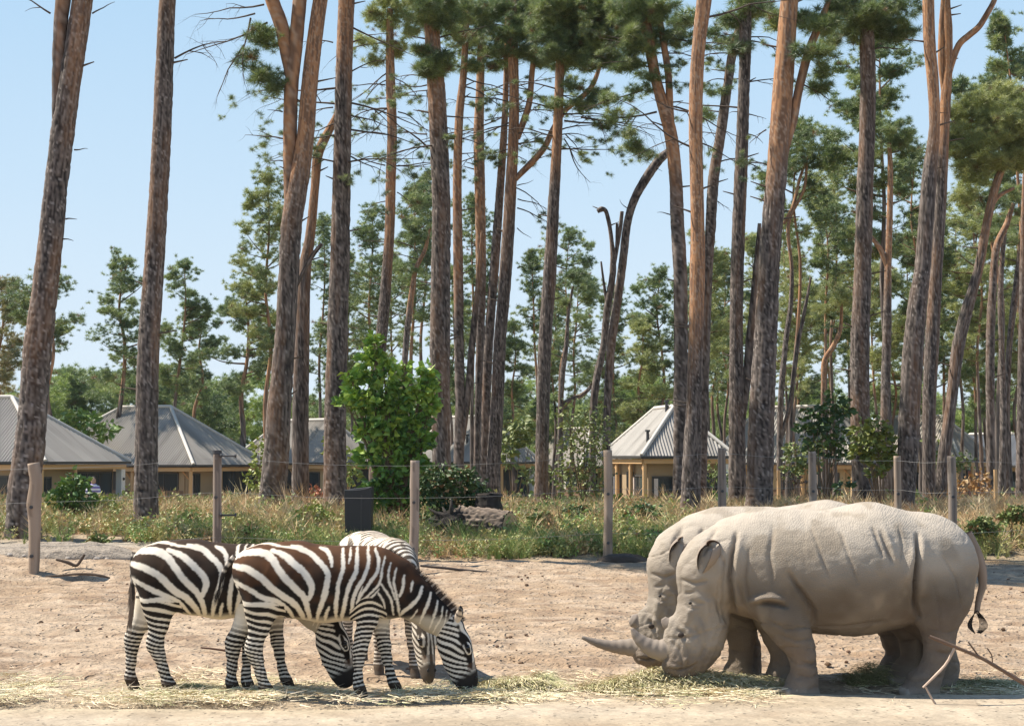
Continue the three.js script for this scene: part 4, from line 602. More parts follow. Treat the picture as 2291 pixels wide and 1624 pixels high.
scatter('dry_grass', 'dry straw coloured grass on the bank', 'tuft', 16000, (rnd) => {
  const Z = 29.6 + 26 * Math.pow(rnd(), 1.25), x = (rnd() - .5) * .76 * Z, px = pxOf(x, Z); if (Z < edge(x, rnd) + .2 || (px < 300 && Z < 31.8 && rnd() < .93)) return null;
  const r = ss(1350, 1600, px), v = veg(x, Z, 41); if (rnd() > .35 + .6 * r + (v > .55 ? .3 : 0)) return null; const q = rnd();
  return [x, -Z, (.4 + .55 * rnd() + (rnd() < .04 ? .5 : 0)) * (px > 520 && px < 680 ? 1.25 : 1), vary(q < .45 ? [.60, .45, .24] : q < .72 ? [.52, .32, .16] : q < .9 ? [.68, .56, .36] : [.34, .24, .14], rnd, .4)];
}, GRASS, 31);
scatter('grass', 'short green grass at the edge of the sand', 'tuft', 5200, (rnd) => {
  const x = (rnd() - .5) * 23, Z = 29.3 + 2.4 * rnd(), px = pxOf(x, Z); if (Z < edge(x, rnd) - .25 || (px < 330 && rnd() < .94) || veg(x * 1.6, Z * 1.4, 51) < .50) return null;
  return [x, -Z, .35 + .5 * rnd(), vary(rnd() < .6 ? [.19, .27, .075] : [.36, .36, .13], rnd, .6)];
}, GRASS, 41);
scatter('scrub', 'green scrub along the terraces of the lodges', 'bramble', 5000, (rnd) => {
  const Z = 50 + 24 * rnd(), x = (rnd() - .5) * .76 * Z; if (veg(x, Z, 61) < .53) return null; return [x, -Z, 1.1 + 1.4 * rnd(), vary([.17, .22, .06], rnd, .6)];
}, LEAF, 51);
// straw and hay strewn over the sand
scatter('straw', 'pale straw strewn over the sand and the road edge', 'straw', 15000, (rnd) => {
  const x = (rnd() - .5) * 10.4, Z = 12.2 + 2.6 * Math.pow(rnd(), 1.2), px = pxOf(x, Z), d = veg(x * 2, Z * 2.5, 71); let k = px < 1100 ? .95 : px < 1760 ? 1 : .5; k *= (px < 900 ? .6 : 1); k *= ss(12.1, 12.7, Z + .25 * (fbm(x * 2, 1, 1, 2) - .5)) * ss(14.9, 13.3, Z); if (px > 1735 && Z < 13.1) k *= .06;
  if (rnd() > k * (.05 + .7 * ss(.42, .66, d)) * (.35 + .65 * ss(13.9, 13.2, Z))) return null;
  return [x, -Z, .7 + .8 * rnd(), vary(rnd() < .75 ? [.66, .56, .38] : [.48, .45, .25], rnd, .4), Math.max(ground(x, -Z), Z < 12.95 ? .045 : 0) + .004];
}, GRASS, 61);
function hayPile(label, px, Z, rx, rz, h, n, cols, seed, longer = 1) {
  const c = at(px, 1500, Z), t = thing('hay_pile', label, 'hay pile', V(c.x, 0, -Z)), out = bundle(), rnd = rng(seed);
  for (let i = 0; i < n; i++) {
    const a = rnd() * 6.28, r = Math.pow(rnd(), .6), x = Math.cos(a) * r * rx, z = Math.sin(a) * r * rz, top = h * (1 - r * r) * (.45 + .9 * fbm(x * 4 + seed, z * 6, 2, 2)), y = .01 + top * Math.sqrt(rnd()), b = rnd() * 6.28, l = (.06 + .12 * rnd()) * longer, up = (rnd() - .35) * .5, w = .0032;
    const dx = Math.cos(b) * l, dz = Math.sin(b) * l, k = .7 + .5 * rnd(), col = cols[Math.floor(rnd() * cols.length)];
    const mx = x + dx * .5, my = y + up * l * .6 + .012, mz = z + dz * .5;
    out.P.push(x - dz * w / l, y, z + dx * w / l, x + dz * w / l, y + .003, z - dx * w / l, mx, my, mz, mx - dz * w / l, my, mz + dx * w / l, mx + dz * w / l, my + .003, mz - dx * w / l, x + dx, Math.max(.006, y + up * l * .4), z + dz);
    for (let j = 0; j < 6; j++) out.C.push(col[0] * k, col[1] * k, col[2] * k);
  }
  const core = new THREE.SphereGeometry(1, 30, 12, 0, 6.2832, 0, Math.PI / 2), p = core.attributes.position;
  for (let i = 0; i < p.count; i++) { const x = p.getX(i), y = p.getY(i), z = p.getZ(i); p.setXYZ(i, x * rx * .9, y * h * .55 * (.5 + fbm(x * 5 + seed, z * 5, 3, 2)) - .01, z * rz * .9); }
  core.computeVertexNormals(); core.deleteAttribute('uv');
  mesh('heap', core, std(cols[0][0] * .8, cols[0][1] * .8, cols[0][2] * .8, 1), t);
  mesh('hay', done(out), GRASS, t).userData.kind = 'stuff';
}
const HAY = [[.58, .49, .29], [.66, .57, .37], [.48, .43, .22], [.38, .37, .18]], GREENHAY = [[.26, .27, .12], [.36, .34, .17], [.48, .42, .24]];
hayPile('wide pale hay pile under the mouths of the rhinos', 1540, 13.35, .95, .34, .17, 9500, HAY, 3);
hayPile('thin hay ridge in front of the grazing zebra noses', 1165, 13.35, .40, .18, .10, 2200, HAY, 5);
hayPile('small dark green hay tuft behind the front rhino, by its far hind foot', 1948, 13.75, .25, .16, .15, 1500, GREENHAY, 7, 1.2);
hayPile('greenish hay tuft by the hoof of the left zebra', 432, 13.2, .17, .12, .06, 700, GREENHAY, 9);
hayPile('low hay strip behind the front rhino hind foot, right side', 2190, 13.5, .42, .14, .05, 1300, GREENHAY, 11);
hayPile('small hay scrap right of the zebra noses', 1215, 13.6, .13, .1, .1, 600, GREENHAY, 12);

// ------------------------------------------------------------------ wire fence
{
  const posts = [[74, 1290, 1036, 25.4, 29, 1], [484, 1232, 1013, 27, 20], [924, 1265, 1030, 28.1, 22], [1360, 1255, 1007, 29.4, 21], [1615, 1215, 1002, 30, 19], [1818, 1205, 1010, 30.6, 19], [2008, 1200, 1020, 30.8, 17], [2130, 1190, 1020, 30, 20], [2410, 1190, 1020, 31, 20], [-260, 1290, 1036, 25.2, 24]];
  const t0 = at(74, 1290, 25.4), t = thing('wire_fence', 'paddock fence of rough log posts strung with three thin wires', 'fence', V(t0.x, 0, t0.z)), tops = [];
  const skin = (seed) => (s, w, p, r) => { const n = noise3(Math.cos(w) * 3 + seed, s * 2, Math.sin(w) * 3), m = noise3(Math.cos(w) * 9, s * 1.5, Math.sin(w) * 9 + seed); let c = mix3([.22, .17, .135], [.40, .32, .26], n); c = mix3(c, [.11, .085, .07], m > .68 ? .7 : 0); if (seed % 3 === 0) c = mix3(c, [.42, .29, .19], .35); return { d: r * ((n - .5) * .14 - (m > .68 ? .06 : 0)), c }; };
  posts.forEach(([px, base, top, Z, w, bend], i) => {
    const b = at(px, base, Z), g = ground(b.x, b.z) - .12, T = at(px + (i === 2 ? 4 : i === 1 ? 1 : 0), top, Z), r = w * PXM(Z) / 2, o = V(t.position.x, 0, t.position.z), lp = (x, y, z) => V(x - o.x, y, z - o.z);
    const pts = bend ? [[lp(b.x, g, b.z), r * .8], [lp(b.x, lerp(g, T.y, .5), b.z), r * .95], [lp(b.x - .022, lerp(g, T.y, .64), b.z), r * 1.14], [lp(b.x + .006, lerp(g, T.y, .84), b.z), r * .97], [lp(T.x, T.y, b.z), r * .95]] : [[lp(b.x, g, b.z), r * 1.02], [lp(lerp(b.x, T.x, .5) + .012, lerp(g, T.y, .5), b.z), r], [lp(T.x, T.y, b.z), r * .96]];
    const p = mesh('post', limb(pts, 34, 14, skin(i * 7 + 3)), BARK, t, ['wavy thick fence post before the leaning pine', 'pinkish fence post in front of the second lodge, dark cap on top', 'pale smooth fence post before the tall green bush', 'grey fence post standing alone right of the log'][i]);
    if (i === 1) mesh('cap', new THREE.CylinderGeometry(r * 1.05, r * 1.05, .07, 12).translate(T.x - o.x, T.y + .01, T.z - o.z), MAT.pipe, p);
    tops.push([b, T, g]);
    for (const h of [.93, .62, .2]) if (px > -200 && px < 2400 && h < .9) mesh('insulator', new THREE.CylinderGeometry(.03, .03, .06, 8).rotateX(Math.PI / 2).translate(lerp(b.x, T.x, h) - o.x, lerp(g, T.y, h), b.z - o.z + r), MAT.pipe, p);
  });
  const order = [9, 0, 1, 2, 3, 4, 5, 6, 7, 8];
  for (const h of [.95, .66, .28]) { const P = []; for (let k = 0; k < order.length; k++) { const [b, T, g] = tops[order[k]], q = V(lerp(b.x, T.x, h) - t.position.x, lerp(g, T.y, h), b.z - t.position.z + .075); if (k) { const l = P[P.length - 1]; P.push(l.clone().lerp(q, .5).add(V(0, -.035, 0))); } P.push(q); } mesh('wire', new THREE.TubeGeometry(new THREE.CatmullRomCurve3(P), 160, .003, 5), MAT.wire, t); }
  for (const [px, py, l] of [[512, 1020, 32], [512, 1152, 32]]) { const c = at(px, py, 27), o = t.position, q = c.sub(o), g = mergeGeometries([new THREE.CylinderGeometry(.016, .016, l * PXM(27), 8).rotateZ(Math.PI / 2), new THREE.CylinderGeometry(.038, .038, .025, 10).rotateZ(Math.PI / 2).translate(-l * PXM(27) / 2, 0, 0), new THREE.CylinderGeometry(.038, .038, .025, 10).rotateZ(Math.PI / 2).translate(l * PXM(27) / 2, 0, 0)]); g.translate(q.x, q.y, q.z + .08); mesh('tensioner', g, MAT.pipe, t); }
}
function smallFence(label, pts, h, rail) {
  const a = at(pts[0][0], pts[0][1], pts[0][2]); a.y = ground(a.x, a.z); const t = thing('terrace_fence', label, 'fence', a), L = [];
  for (const [px, py, Z] of pts) { const q = at(px, py, Z), g = ground(q.x, q.z); L.push(V(q.x - a.x, g - a.y, q.z - a.z)); mesh('post', new THREE.CylinderGeometry(.055, .065, h + .1, 9).translate(q.x - a.x, g - a.y + h / 2 - .05, q.z - a.z), MAT.log, t); }
  for (let i = 0; i + 1 < L.length; i++) for (const k of rail) mesh('rail', bar(L[i].clone().add(V(0, h * k, .05)), L[i + 1].clone().add(V(0, h * k, .05)), .028, 6), MAT.board, t);
}
smallFence('low log rail before the second lodge', [[275, 1080, 62], [385, 1080, 62], [440, 1080, 62], [520, 1080, 62]], 1.05, [.92, .5]);
smallFence('low log rail before the lodge with dappled roof', [[1395, 1090, 60], [1437, 1090, 60], [1487, 1090, 60], [1540, 1090, 60]], 1.0, [.9]);
smallFence('low log rail in front of the leftmost lodge', [[-40, 1080, 56], [20, 1080, 56], [68, 1080, 56]], 1.0, [.9, .5]);
smallFence('short stakes right of the big grey and orange pine', [[1743, 1100, 45], [2086, 1100, 45], [2229, 1100, 45]], 1.25, []);

// ------------------------------------------------------------------ bin, log, stump, sticks, person
{ // dark box with a hollow curved lid
  const Z = 31, a = at(803, 1190, Z), s = PXM(Z), w = 58 * s, y0 = ground(a.x, -Z) - .05, h = at(803, 1096, Z).y - y0, t = thing('waste_bin', 'dark grey upright bin with a dished top behind the zebras', 'bin', V(a.x, y0, -Z)), sh = new THREE.Shape();
  sh.moveTo(-w / 2 + .02, 0); sh.lineTo(w / 2 - .02, 0); sh.lineTo(w / 2, h + .06); sh.quadraticCurveTo(w * .18, h - .02, -w / 2, h - .01); sh.closePath();
  const g = new THREE.ExtrudeGeometry(sh, { depth: .45, bevelEnabled: true, bevelSize: .015, bevelThickness: .015, bevelSegments: 2 }); g.translate(0, 0, -.22); mesh('body', g, std(.018, .019, .021, .55), t);
  mesh('ridge', box(.03, h * .9, .02, w * .12, h * .47, .247), std(.028, .029, .031, .5), t); mesh('hinge', new THREE.CylinderGeometry(.014, .014, w * .8, 8).rotateZ(Math.PI / 2 + .1).translate(0, h + .025, -.15), MAT.pipe, t);
}
const logSkin = (seed, dark) => (s, w, p, r) => { const n = Math.abs(noise3(Math.cos(w) * 6, s * 3, Math.sin(w) * 6 + seed) - .5) * 2, m = noise3(Math.cos(w) * 14, s * 16, Math.sin(w) * 14 + seed), q = Math.abs(noise3(Math.cos(w) * 9 + 5, s * 7, Math.sin(w) * 9 + seed) - .5) * 2, k = clamp(n * .8 + q * .6 + (m - .5) * .7); return { d: r * (.26 * k - .15), c: mix3(dark ? [.012, .01, .009] : [.03, .023, .018], dark ? [.05, .04, .033] : [.25, .19, .145], k) }; };
function cutFace(r, seed) { const P = [0, 0, 0], C = [.55, .40, .24], I = []; for (let k = 1; k <= 8; k++) for (let i = 0; i < 28; i++) { const a = i / 28 * 6.2832, R = r * k / 8 * (1 + .05 * (noise3(Math.cos(a) * 2, Math.sin(a) * 2, seed) - .5)); P.push(Math.cos(a) * R, Math.sin(a) * R, 0); const c = k === 8 ? [.22, .15, .1] : mix3([.40, .27, .15], [.56, .41, .25], (k % 2) * .6 + .4 * noise3(Math.cos(a) * 3, Math.sin(a) * 3, k)); C.push(...c); if (k === 1) I.push(0, i + 1, (i + 1) % 28 + 1); else { const b = (k - 1) * 28 + 1 + i, b2 = (k - 1) * 28 + 1 + (i + 1) % 28; I.push(b, b - 28, b2, b - 28, b2 - 28, b2); } } return geoFrom(P, I, C); }
{ // cut log lying towards the right, stump behind it, torn roots to the left
  const Z = 31.4, e = at(1140, 1176, Z), r = 31 * PXM(Z), t = thing('log', 'thick cut log with a pale sawn end, lying in the weeds', 'log', V(e.x, e.y - r, -Z)), d = V(-.84, .05, -.54).normalize(), c = V(0, r, 0);
  mesh('bark', limb([[c, r], [c.clone().addScaledVector(d, .6), r * 1.05], [c.clone().addScaledVector(d, 1.3), r * 1.1]], 60, 56, logSkin(3, 0)), BARK, t);
  const f = cutFace(r * .98, 5); f.lookAt(d.clone().negate()); f.translate(c.x - d.x * .012, c.y - d.y * .012, c.z - d.z * .012); mesh('sawn_end', f, BARK, t);
}
{
  const Z = 32.2, b = at(1093, 1150, Z), g = ground(b.x, -Z) - .1, T = at(1093, 1104, Z), r = 30 * PXM(Z), t = thing('tree_stump', 'blackened tree stump standing just above the cut log', 'stump', V(b.x, g, -Z));
  mesh('bark', limb([[V(0, 0, 0), r * 1.15], [V(0, (T.y - g) * .5, 0), r], [V(0, T.y - g, 0), r * .9]], 22, 26, logSkin(21, 1)), BARK, t);
  const f = cutFace(r * .86, 9); f.rotateX(-Math.PI / 2); f.translate(0, T.y - g + .012, 0); mesh('top', f, std(.04, .032, .026, 1), t);
}
{
  const Z = 31.9, b = at(1010, 1190, Z), g = ground(b.x, -Z), t = thing('uprooted_roots', 'dark mass of torn roots and soil left of the cut log', 'roots', V(b.x, g, -Z)), rnd = rng(77), parts = [];
  const soil = new THREE.IcosahedronGeometry(1, 5), p = soil.attributes.position; for (let i = 0; i < p.count; i++) { const v = V(p.getX(i), p.getY(i), p.getZ(i)), k = .7 + .6 * fbm(v.x * 3, v.y * 3, v.z * 3 + 4); p.setXYZ(i, v.x * .5 * k, .2 + v.y * .36 * k, v.z * .3 * k); } soil.computeVertexNormals(); soil.deleteAttribute('uv');
  mesh('soil', soil, std(.022, .017, .014, 1), t);
  for (let i = 0; i < 7; i++) { const a = Math.PI * (.05 + .9 * i / 6), l = .42 + .2 * rnd(), q = V(Math.cos(a) * l, .3 + Math.sin(a) * l * .85, .15 * (rnd() - .3)); mesh('root', limb([[V(0, .3, .1), .07], [q.clone().multiplyScalar(.6).add(V(0, .12, .12)), .045], [q, .015]], 8, 7, logSkin(31 + i, 1)), BARK, t); }
}
function stick(name, label, cat, Z, pts, twg = [], col = [.10, .07, .05], tip) {     // pts [px, py, width, dz]
  const a = at(pts[0][0], pts[0][1], Z), t = thing(name, label, cat, a), m = PXM(Z), skin = (c) => (s, w, p, r) => ({ d: r * .25 * (noise3(s * 12, w, 3) - .5), c: mix3(c.map((v) => v * .75), c.map((v) => v * 1.25), noise3(s * 9, w, 7)) });
  const L = (q) => q.map(([x, y, w, dz = 0]) => [at(x, y, Z).sub(a).add(V(0, 0, dz)), w * m / 2]);
  mesh('stem', limb(L(pts), 30, 8, skin(col)), BARK, t); for (const q of twg) mesh('twig', limb(L(q), 8, 6, skin(q[0][4] ?? col)), BARK, t);
  return t;
}
stick('fallen_branch', 'bare branch with twigs reaching in from the right by the rhino foot', 'branch', 12.35, [[2080, 1424, 7], [2110, 1436, 9], [2150, 1452, 8], [2200, 1474, 8], [2250, 1503, 9], [2300, 1533, 10], [2370, 1570, 12]], [[[2138, 1446, 7, 0, [.5, .38, .30]], [2118, 1485, 6], [2090, 1515, 6], [2066, 1538, 5]], [[2072, 1537, 4, 0, [.5, .38, .30]], [2082, 1556, 5], [2094, 1575, 5]], [[2192, 1470, 4], [2178, 1450, 4], [2167, 1436, 3]], [[2222, 1486, 3], [2220, 1466, 3], [2210, 1450, 3]]], [.15, .095, .065]);
stick('fallen_branch', 'dark crooked branch on the sand right of the first fence post', 'branch', 25.6, [[124, 1252, 5], [150, 1258, 8], [170, 1265, 7], [182, 1250, 7], [188, 1240, 5]]);
stick('fallen_branch', 'long thin branch lying flat below the crooked one', 'branch', 24.6, [[100, 1290, 3], [140, 1287, 5], [190, 1284, 6], [225, 1288, 6], [245, 1293, 4]]);
stick('stick', 'thin stick on the sand between the legs of the left zebra and the middle one', 'stick', 16.0, [[448, 1449, 4], [480, 1452, 5], [510, 1456, 5], [545, 1457, 3]], [], [.13, .07, .045]);
stick('fallen_branch', 'dark branch on the sand right of the pale fence post', 'branch', 26.6, [[940, 1266, 5], [985, 1270, 6], [1040, 1276, 6], [1095, 1282, 7], [1110, 1286, 4]], [], [.06, .045, .038]);
stick('fallen_branch', 'faint thin branch in the shade right of the front rhino tail', 'branch', 18, [[2150, 1452, 3], [2180, 1450, 4], [2212, 1453, 3]], [], [.2, .14, .1]);
{ const Z = 28.9, a = at(1395, 1262, Z); a.y = ground(a.x, -Z) - .02; const t = thing('soil_mound', 'low mound of dark soil right of the lone fence post', 'mound', a), g = new THREE.SphereGeometry(1, 40, 16), p = g.attributes.position; for (let i = 0; i < p.count; i++) { const v = V(p.getX(i), p.getY(i), p.getZ(i)), k = .75 + .5 * fbm(v.x * 4, v.y * 4, v.z * 4); p.setXYZ(i, v.x * .48 * k, v.y * .17 * k, v.z * .3 * k); } g.computeVertexNormals(); g.deleteAttribute('uv'); mesh('soil', g, std(.06, .045, .036, 1), t); }
{ const Z = 27.6, a = at(120, 1262, Z); a.y = ground(a.x, -Z) - .04; const t = thing('soil_mound', 'pale bare earth mound beside the first fence post', 'mound', a), g = new THREE.SphereGeometry(1, 90, 40), p = g.attributes.position; for (let i = 0; i < p.count; i++) { const v = V(p.getX(i), p.getY(i), p.getZ(i)), k = .7 + .45 * fbm(v.x * 3, v.y * 3, v.z * 3) + .2 * (noise3(v.x * 9, v.y * 9, v.z * 9) - .5); const h = (fbm(v.x * 7, v.z * 7, 3) - .5) * .07 + (noise3(v.x * 22, v.z * 22, 5) - .5) * .03; p.setXYZ(i, v.x * 1.75 * (.8 + .25 * fbm(v.x * 3, v.z * 3, 8)), v.y * .30 * (.7 + .5 * fbm(v.x * 2.4, v.z * 2.4, 2)) + h * ss(0, .5, v.y), v.z * .8); } g.computeVertexNormals(); { const U = g.attributes.uv; for (let i = 0; i < p.count; i++) U.setXY(i, p.getX(i) / 1.3, p.getZ(i) / 1.3 - p.getY(i) / 1.3); } mesh('soil', g, std(.42, .35, .28, 1, { map: sandTone, bumpMap: sandBump, bumpScale: .03 }), t);
  for (const [px, py, r] of [[20, 1262, 7], [52, 1270, 5], [150, 1276, 6], [215, 1262, 8], [238, 1276, 5], [185, 1282, 4]]) { const q = at(px, py, 26.8); q.y = ground(q.x, q.z) + .02; const s = new THREE.IcosahedronGeometry(1, 3), P = s.attributes.position; for (let i = 0; i < P.count; i++) { const v = V(P.getX(i), P.getY(i), P.getZ(i)), k = .75 + .5 * fbm(v.x * 2 + px, v.y * 2, v.z * 2); P.setXYZ(i, v.x * k, v.y * k * .65, v.z * k); } s.computeVertexNormals(); s.deleteAttribute('uv'); s.scale(r * PXM(27), r * PXM(27), r * PXM(27)); const st = mesh('stone', s, std(.34, .30, .26, .95), scene); st.position.copy(q); tag(st, null, 'stone', 'stones by the pale earth mound'); st.userData.label = { 20: 'stone at the left edge below the pale mound', 52: 'small stone left of the first fence post foot', 150: 'stone right of the first fence post foot', 215: 'largest pale stone at the right end of the earth mound', 238: 'small stone just right of the largest pale stone', 185: 'smallest stone, by the thin flat branch' }[px]; } }
{ // dung and clods
  const rnd = rng(505), g = new THREE.IcosahedronGeometry(1, 2), p = g.attributes.position; for (let i = 0; i < p.count; i++) { const k = .75 + .5 * noise3(p.getX(i) * 2, p.getY(i) * 2, p.getZ(i) * 2 + 3); p.setXYZ(i, p.getX(i) * k, p.getY(i) * k * .6, p.getZ(i) * k); } g.computeVertexNormals();
  const n = 520, m = new THREE.InstancedMesh(g, std(1, 1, 1, 1), n), d = new THREE.Object3D(), c = new THREE.Color();
  for (let i = 0; i < n; i++) { const Z = 14 + 13 * Math.pow(rnd(), .8), cl = Math.floor(rnd() * 16), near = rnd() < .45, x = near ? (hash3(cl, 1, 1) - .5) * .7 * Z + (rnd() - .5) * .7 : (rnd() - .5) * .72 * Z, s = .006 + .024 * Math.pow(rnd(), 5) + (near ? .005 : 0); d.position.set(x, ground(x, -Z) + s * .3, -Z); d.rotation.set(0, rnd() * 6, 0); d.scale.setScalar(s); d.updateMatrix(); m.setMatrixAt(i, d.matrix); m.setColorAt(i, c.setRGB(...vary([.16, .095, .06], rnd, .7))); }
  m.name = 'debris'; m.castShadow = m.receiveShadow = true; scene.add(m); tag(m, 'small clods and dung scattered over the sand', null, null, 'stuff');
}
{ // person at the lodge door, seen over the round bush
  const Z = 62, a = at(207, 1130, Z); a.y = ground(a.x, -Z); const t = thing('person', 'person with dark hair in a lilac and white striped shirt by the lodge door', 'person', a), y = (v) => v;
  const body = meshChains([{ n: [[0, 1.20, 0, .12, .10], [0, 1.40, 0, .10, .08], [0, 1.5, 0, .055, .055], [0, 1.62, .01, .09, .095], [0, 1.70, 0, .10, .10]], k: .04 }, { n: [[.2, 1.38, 0, .055, .055], [.26, 1.12, .02, .045, .045], [.22, .88, .1, .035, .035], [.21, .80, .13, .04, .03]], k: .03 }, { n: [[-.2, 1.38, 0, .055, .055], [-.26, 1.12, .02, .045, .045], [-.22, .88, .1, .035, .035], [-.21, .80, .13, .04, .03]], k: .03 }, { n: [[.1, .85, 0, .1, .1], [.1, .45, .01, .065, .07], [.1, .09, 0, .045, .05], [.1, .04, .06, .05, .1]], k: .03 }, { n: [[-.1, .85, 0, .1, .1], [-.1, .45, .01, .065, .07], [-.1, .09, 0, .045, .05], [-.1, .04, .06, .05, .1]], k: .03 }, { n: [[0, 1.61, .1, .018, .03], [0, 1.58, .1, .02, .02]], k: .01 }], .02);
  mesh('body', body, std(.45, .28, .2, .7), t);
  const sh = meshChains([{ n: [[0, .92, 0, .17, .13], [0, 1.15, 0, .165, .125], [0, 1.36, 0, .19, .12], [0, 1.43, 0, .12, .085]], k: .03 }, { n: [[.2, 1.38, 0, .075, .075], [.265, 1.14, .02, .068, .068]], k: .03 }, { n: [[-.2, 1.38, 0, .075, .075], [-.265, 1.14, .02, .068, .068]], k: .03 }], .018, false), p = sh.attributes.position, C = [];
  for (let i = 0; i < p.count; i++) C.push(...(Math.sin(p.getY(i) * 40) > 0 ? [.80, .78, .80] : [.22, .17, .42])); sh.setAttribute('color', new THREE.Float32BufferAttribute(C, 3)); mesh('striped_shirt', sh, vmat(.9), t);
  mesh('hair', meshChains([{ n: [[0, 1.72, -.025, .108, .10], [0, 1.62, -.05, .10, .075]], k: .03 }], .015, false), std(.02, .014, .01, .6), t);
  mesh('trousers', meshChains([{ n: [[0, .9, 0, .165, .13], [.1, .8, 0, .105, .11], [.1, .5, .01, .08, .085]], k: .04 }, { n: [[0, .9, 0, .165, .13], [-.1, .8, 0, .105, .11], [-.1, .5, .01, .08, .085]], k: .04 }], .02, false), std(.05, .06, .1, .9), t);
}

// ------------------------------------------------------------------ zebras
const ZS = 1 / 258;                                          // metres per unit of the drawing at 13 m
// white stripes of the flank, [x, y, width] in the drawing's units (traced on the standing middle zebra, in zoomed steps of .29)
const SX = (u) => 243.6 + .29 * u, SY = (v) => 1153.2 + .29 * v;
const STRIPES = [
  [46, [960, 330], [1000, 300], [1080, 272], [1200, 268], [1295, 310], [1365, 390], [1440, 475], [1500, 540], [1552, 600], [1578, 690], [1578, 790]],
  [48, [955, 372], [1020, 375], [1110, 392], [1230, 450], [1330, 540], [1400, 592], [1470, 640], [1515, 705], [1535, 790]],
  [34, [965, 480], [1050, 505], [1150, 548], [1250, 598], [1340, 628], [1420, 690], [1460, 770]],
  [34, [1000, 592], [1080, 645], [1200, 652], [1310, 650], [1370, 700]],
  [30, [1000, 545], [1010, 580], [1040, 610]],
  [44, [1290, 258], [1400, 295], [1500, 365], [1575, 440], [1612, 510], [1605, 560], [1585, 610]],
  [15, [1060, 245], [1120, 222], [1200, 206], [1350, 226], [1480, 244], [1600, 288], [1700, 372], [1732, 430], [1720, 520]],
  [36, [1440, 225], [1520, 240], [1600, 284], [1700, 372], [1730, 430], [1720, 520], [1692, 620], [1662, 700], [1632, 790]],
  [26, [1650, 236], [1712, 262], [1748, 318], [1756, 366]],
  [16, [1880, 236], [1886, 300], [1880, 350]],
  [12, [1985, 520], [1962, 600], [1940, 680], [1930, 760]],
  [28, [1822, 240], [1836, 320], [1836, 400], [1812, 490], [1796, 600], [1782, 700], [1776, 790]],
  [20, [1735, 670], [1712, 730], [1690, 790]],
  [28, [1930, 238], [1942, 320], [1932, 420], [1890, 520], [1862, 620], [1826, 740], [1815, 790]],
  [26, [2012, 240], [2028, 335], [2004, 425], [1955, 520], [1925, 600], [1905, 680], [1885, 770]],
  [24, [2070, 245], [2102, 330], [2092, 420], [2042, 490], [1985, 575], [1945, 650]],
  [15, [2145, 300], [2132, 400], [2120, 492], [2050, 572], [1975, 648]],
  [15, [2120, 492], [2160, 565], [2200, 640], [2212, 740]],
  [11, [2110, 540], [2060, 600], [1990, 650]],
  [12, [2095, 560], [2130, 620], [2150, 690]],
  [15, [2192, 350], [2180, 450], [2200, 540], [2225, 620]],
  [17, [2232, 385], [2220, 500], [2236, 600], [2250, 690], [2255, 760]],
  [20, [2292, 440], [2284, 530], [2256, 605]],
  [15, [2352, 480], [2346, 560]],
  [26, [2425, 530], [2400, 612], [2345, 665], [2280, 716], [2262, 740]],
  [14, [2392, 700], [2362, 752], [2330, 780]],
  [22, [2492, 580], [2472, 660], [2442, 740], [2408, 810]],
  [15, [2542, 640], [2532, 700], [2510, 780], [2478, 850]],
  [14, [2580, 680], [2572, 750], [2532, 830], [2505, 880]],
  [12, [2612, 710], [2602, 790], [2572, 850], [2532, 905]],
  [12, [2642, 740], [2622, 830], [2584, 890], [2540, 935]],
  [12, [2672, 785], [2642, 868], [2602, 930], [2560, 965]],
].map(([w, ...p]) => [w * .29 / 2, new THREE.CatmullRomCurve3(p.map(([u, v]) => V(SX(u), SY(v), 0)), false, 'centripetal').getPoints(p.length * 3).map((q) => [q.x, q.y])]);
const ZEBRA_MAT = new THREE.MeshPhysicalMaterial({ color: 0xffffff, vertexColors: true, roughness: .9, specularIntensity: .35 }), ZHAIR = vmat(.85, { side: THREE.DoubleSide });
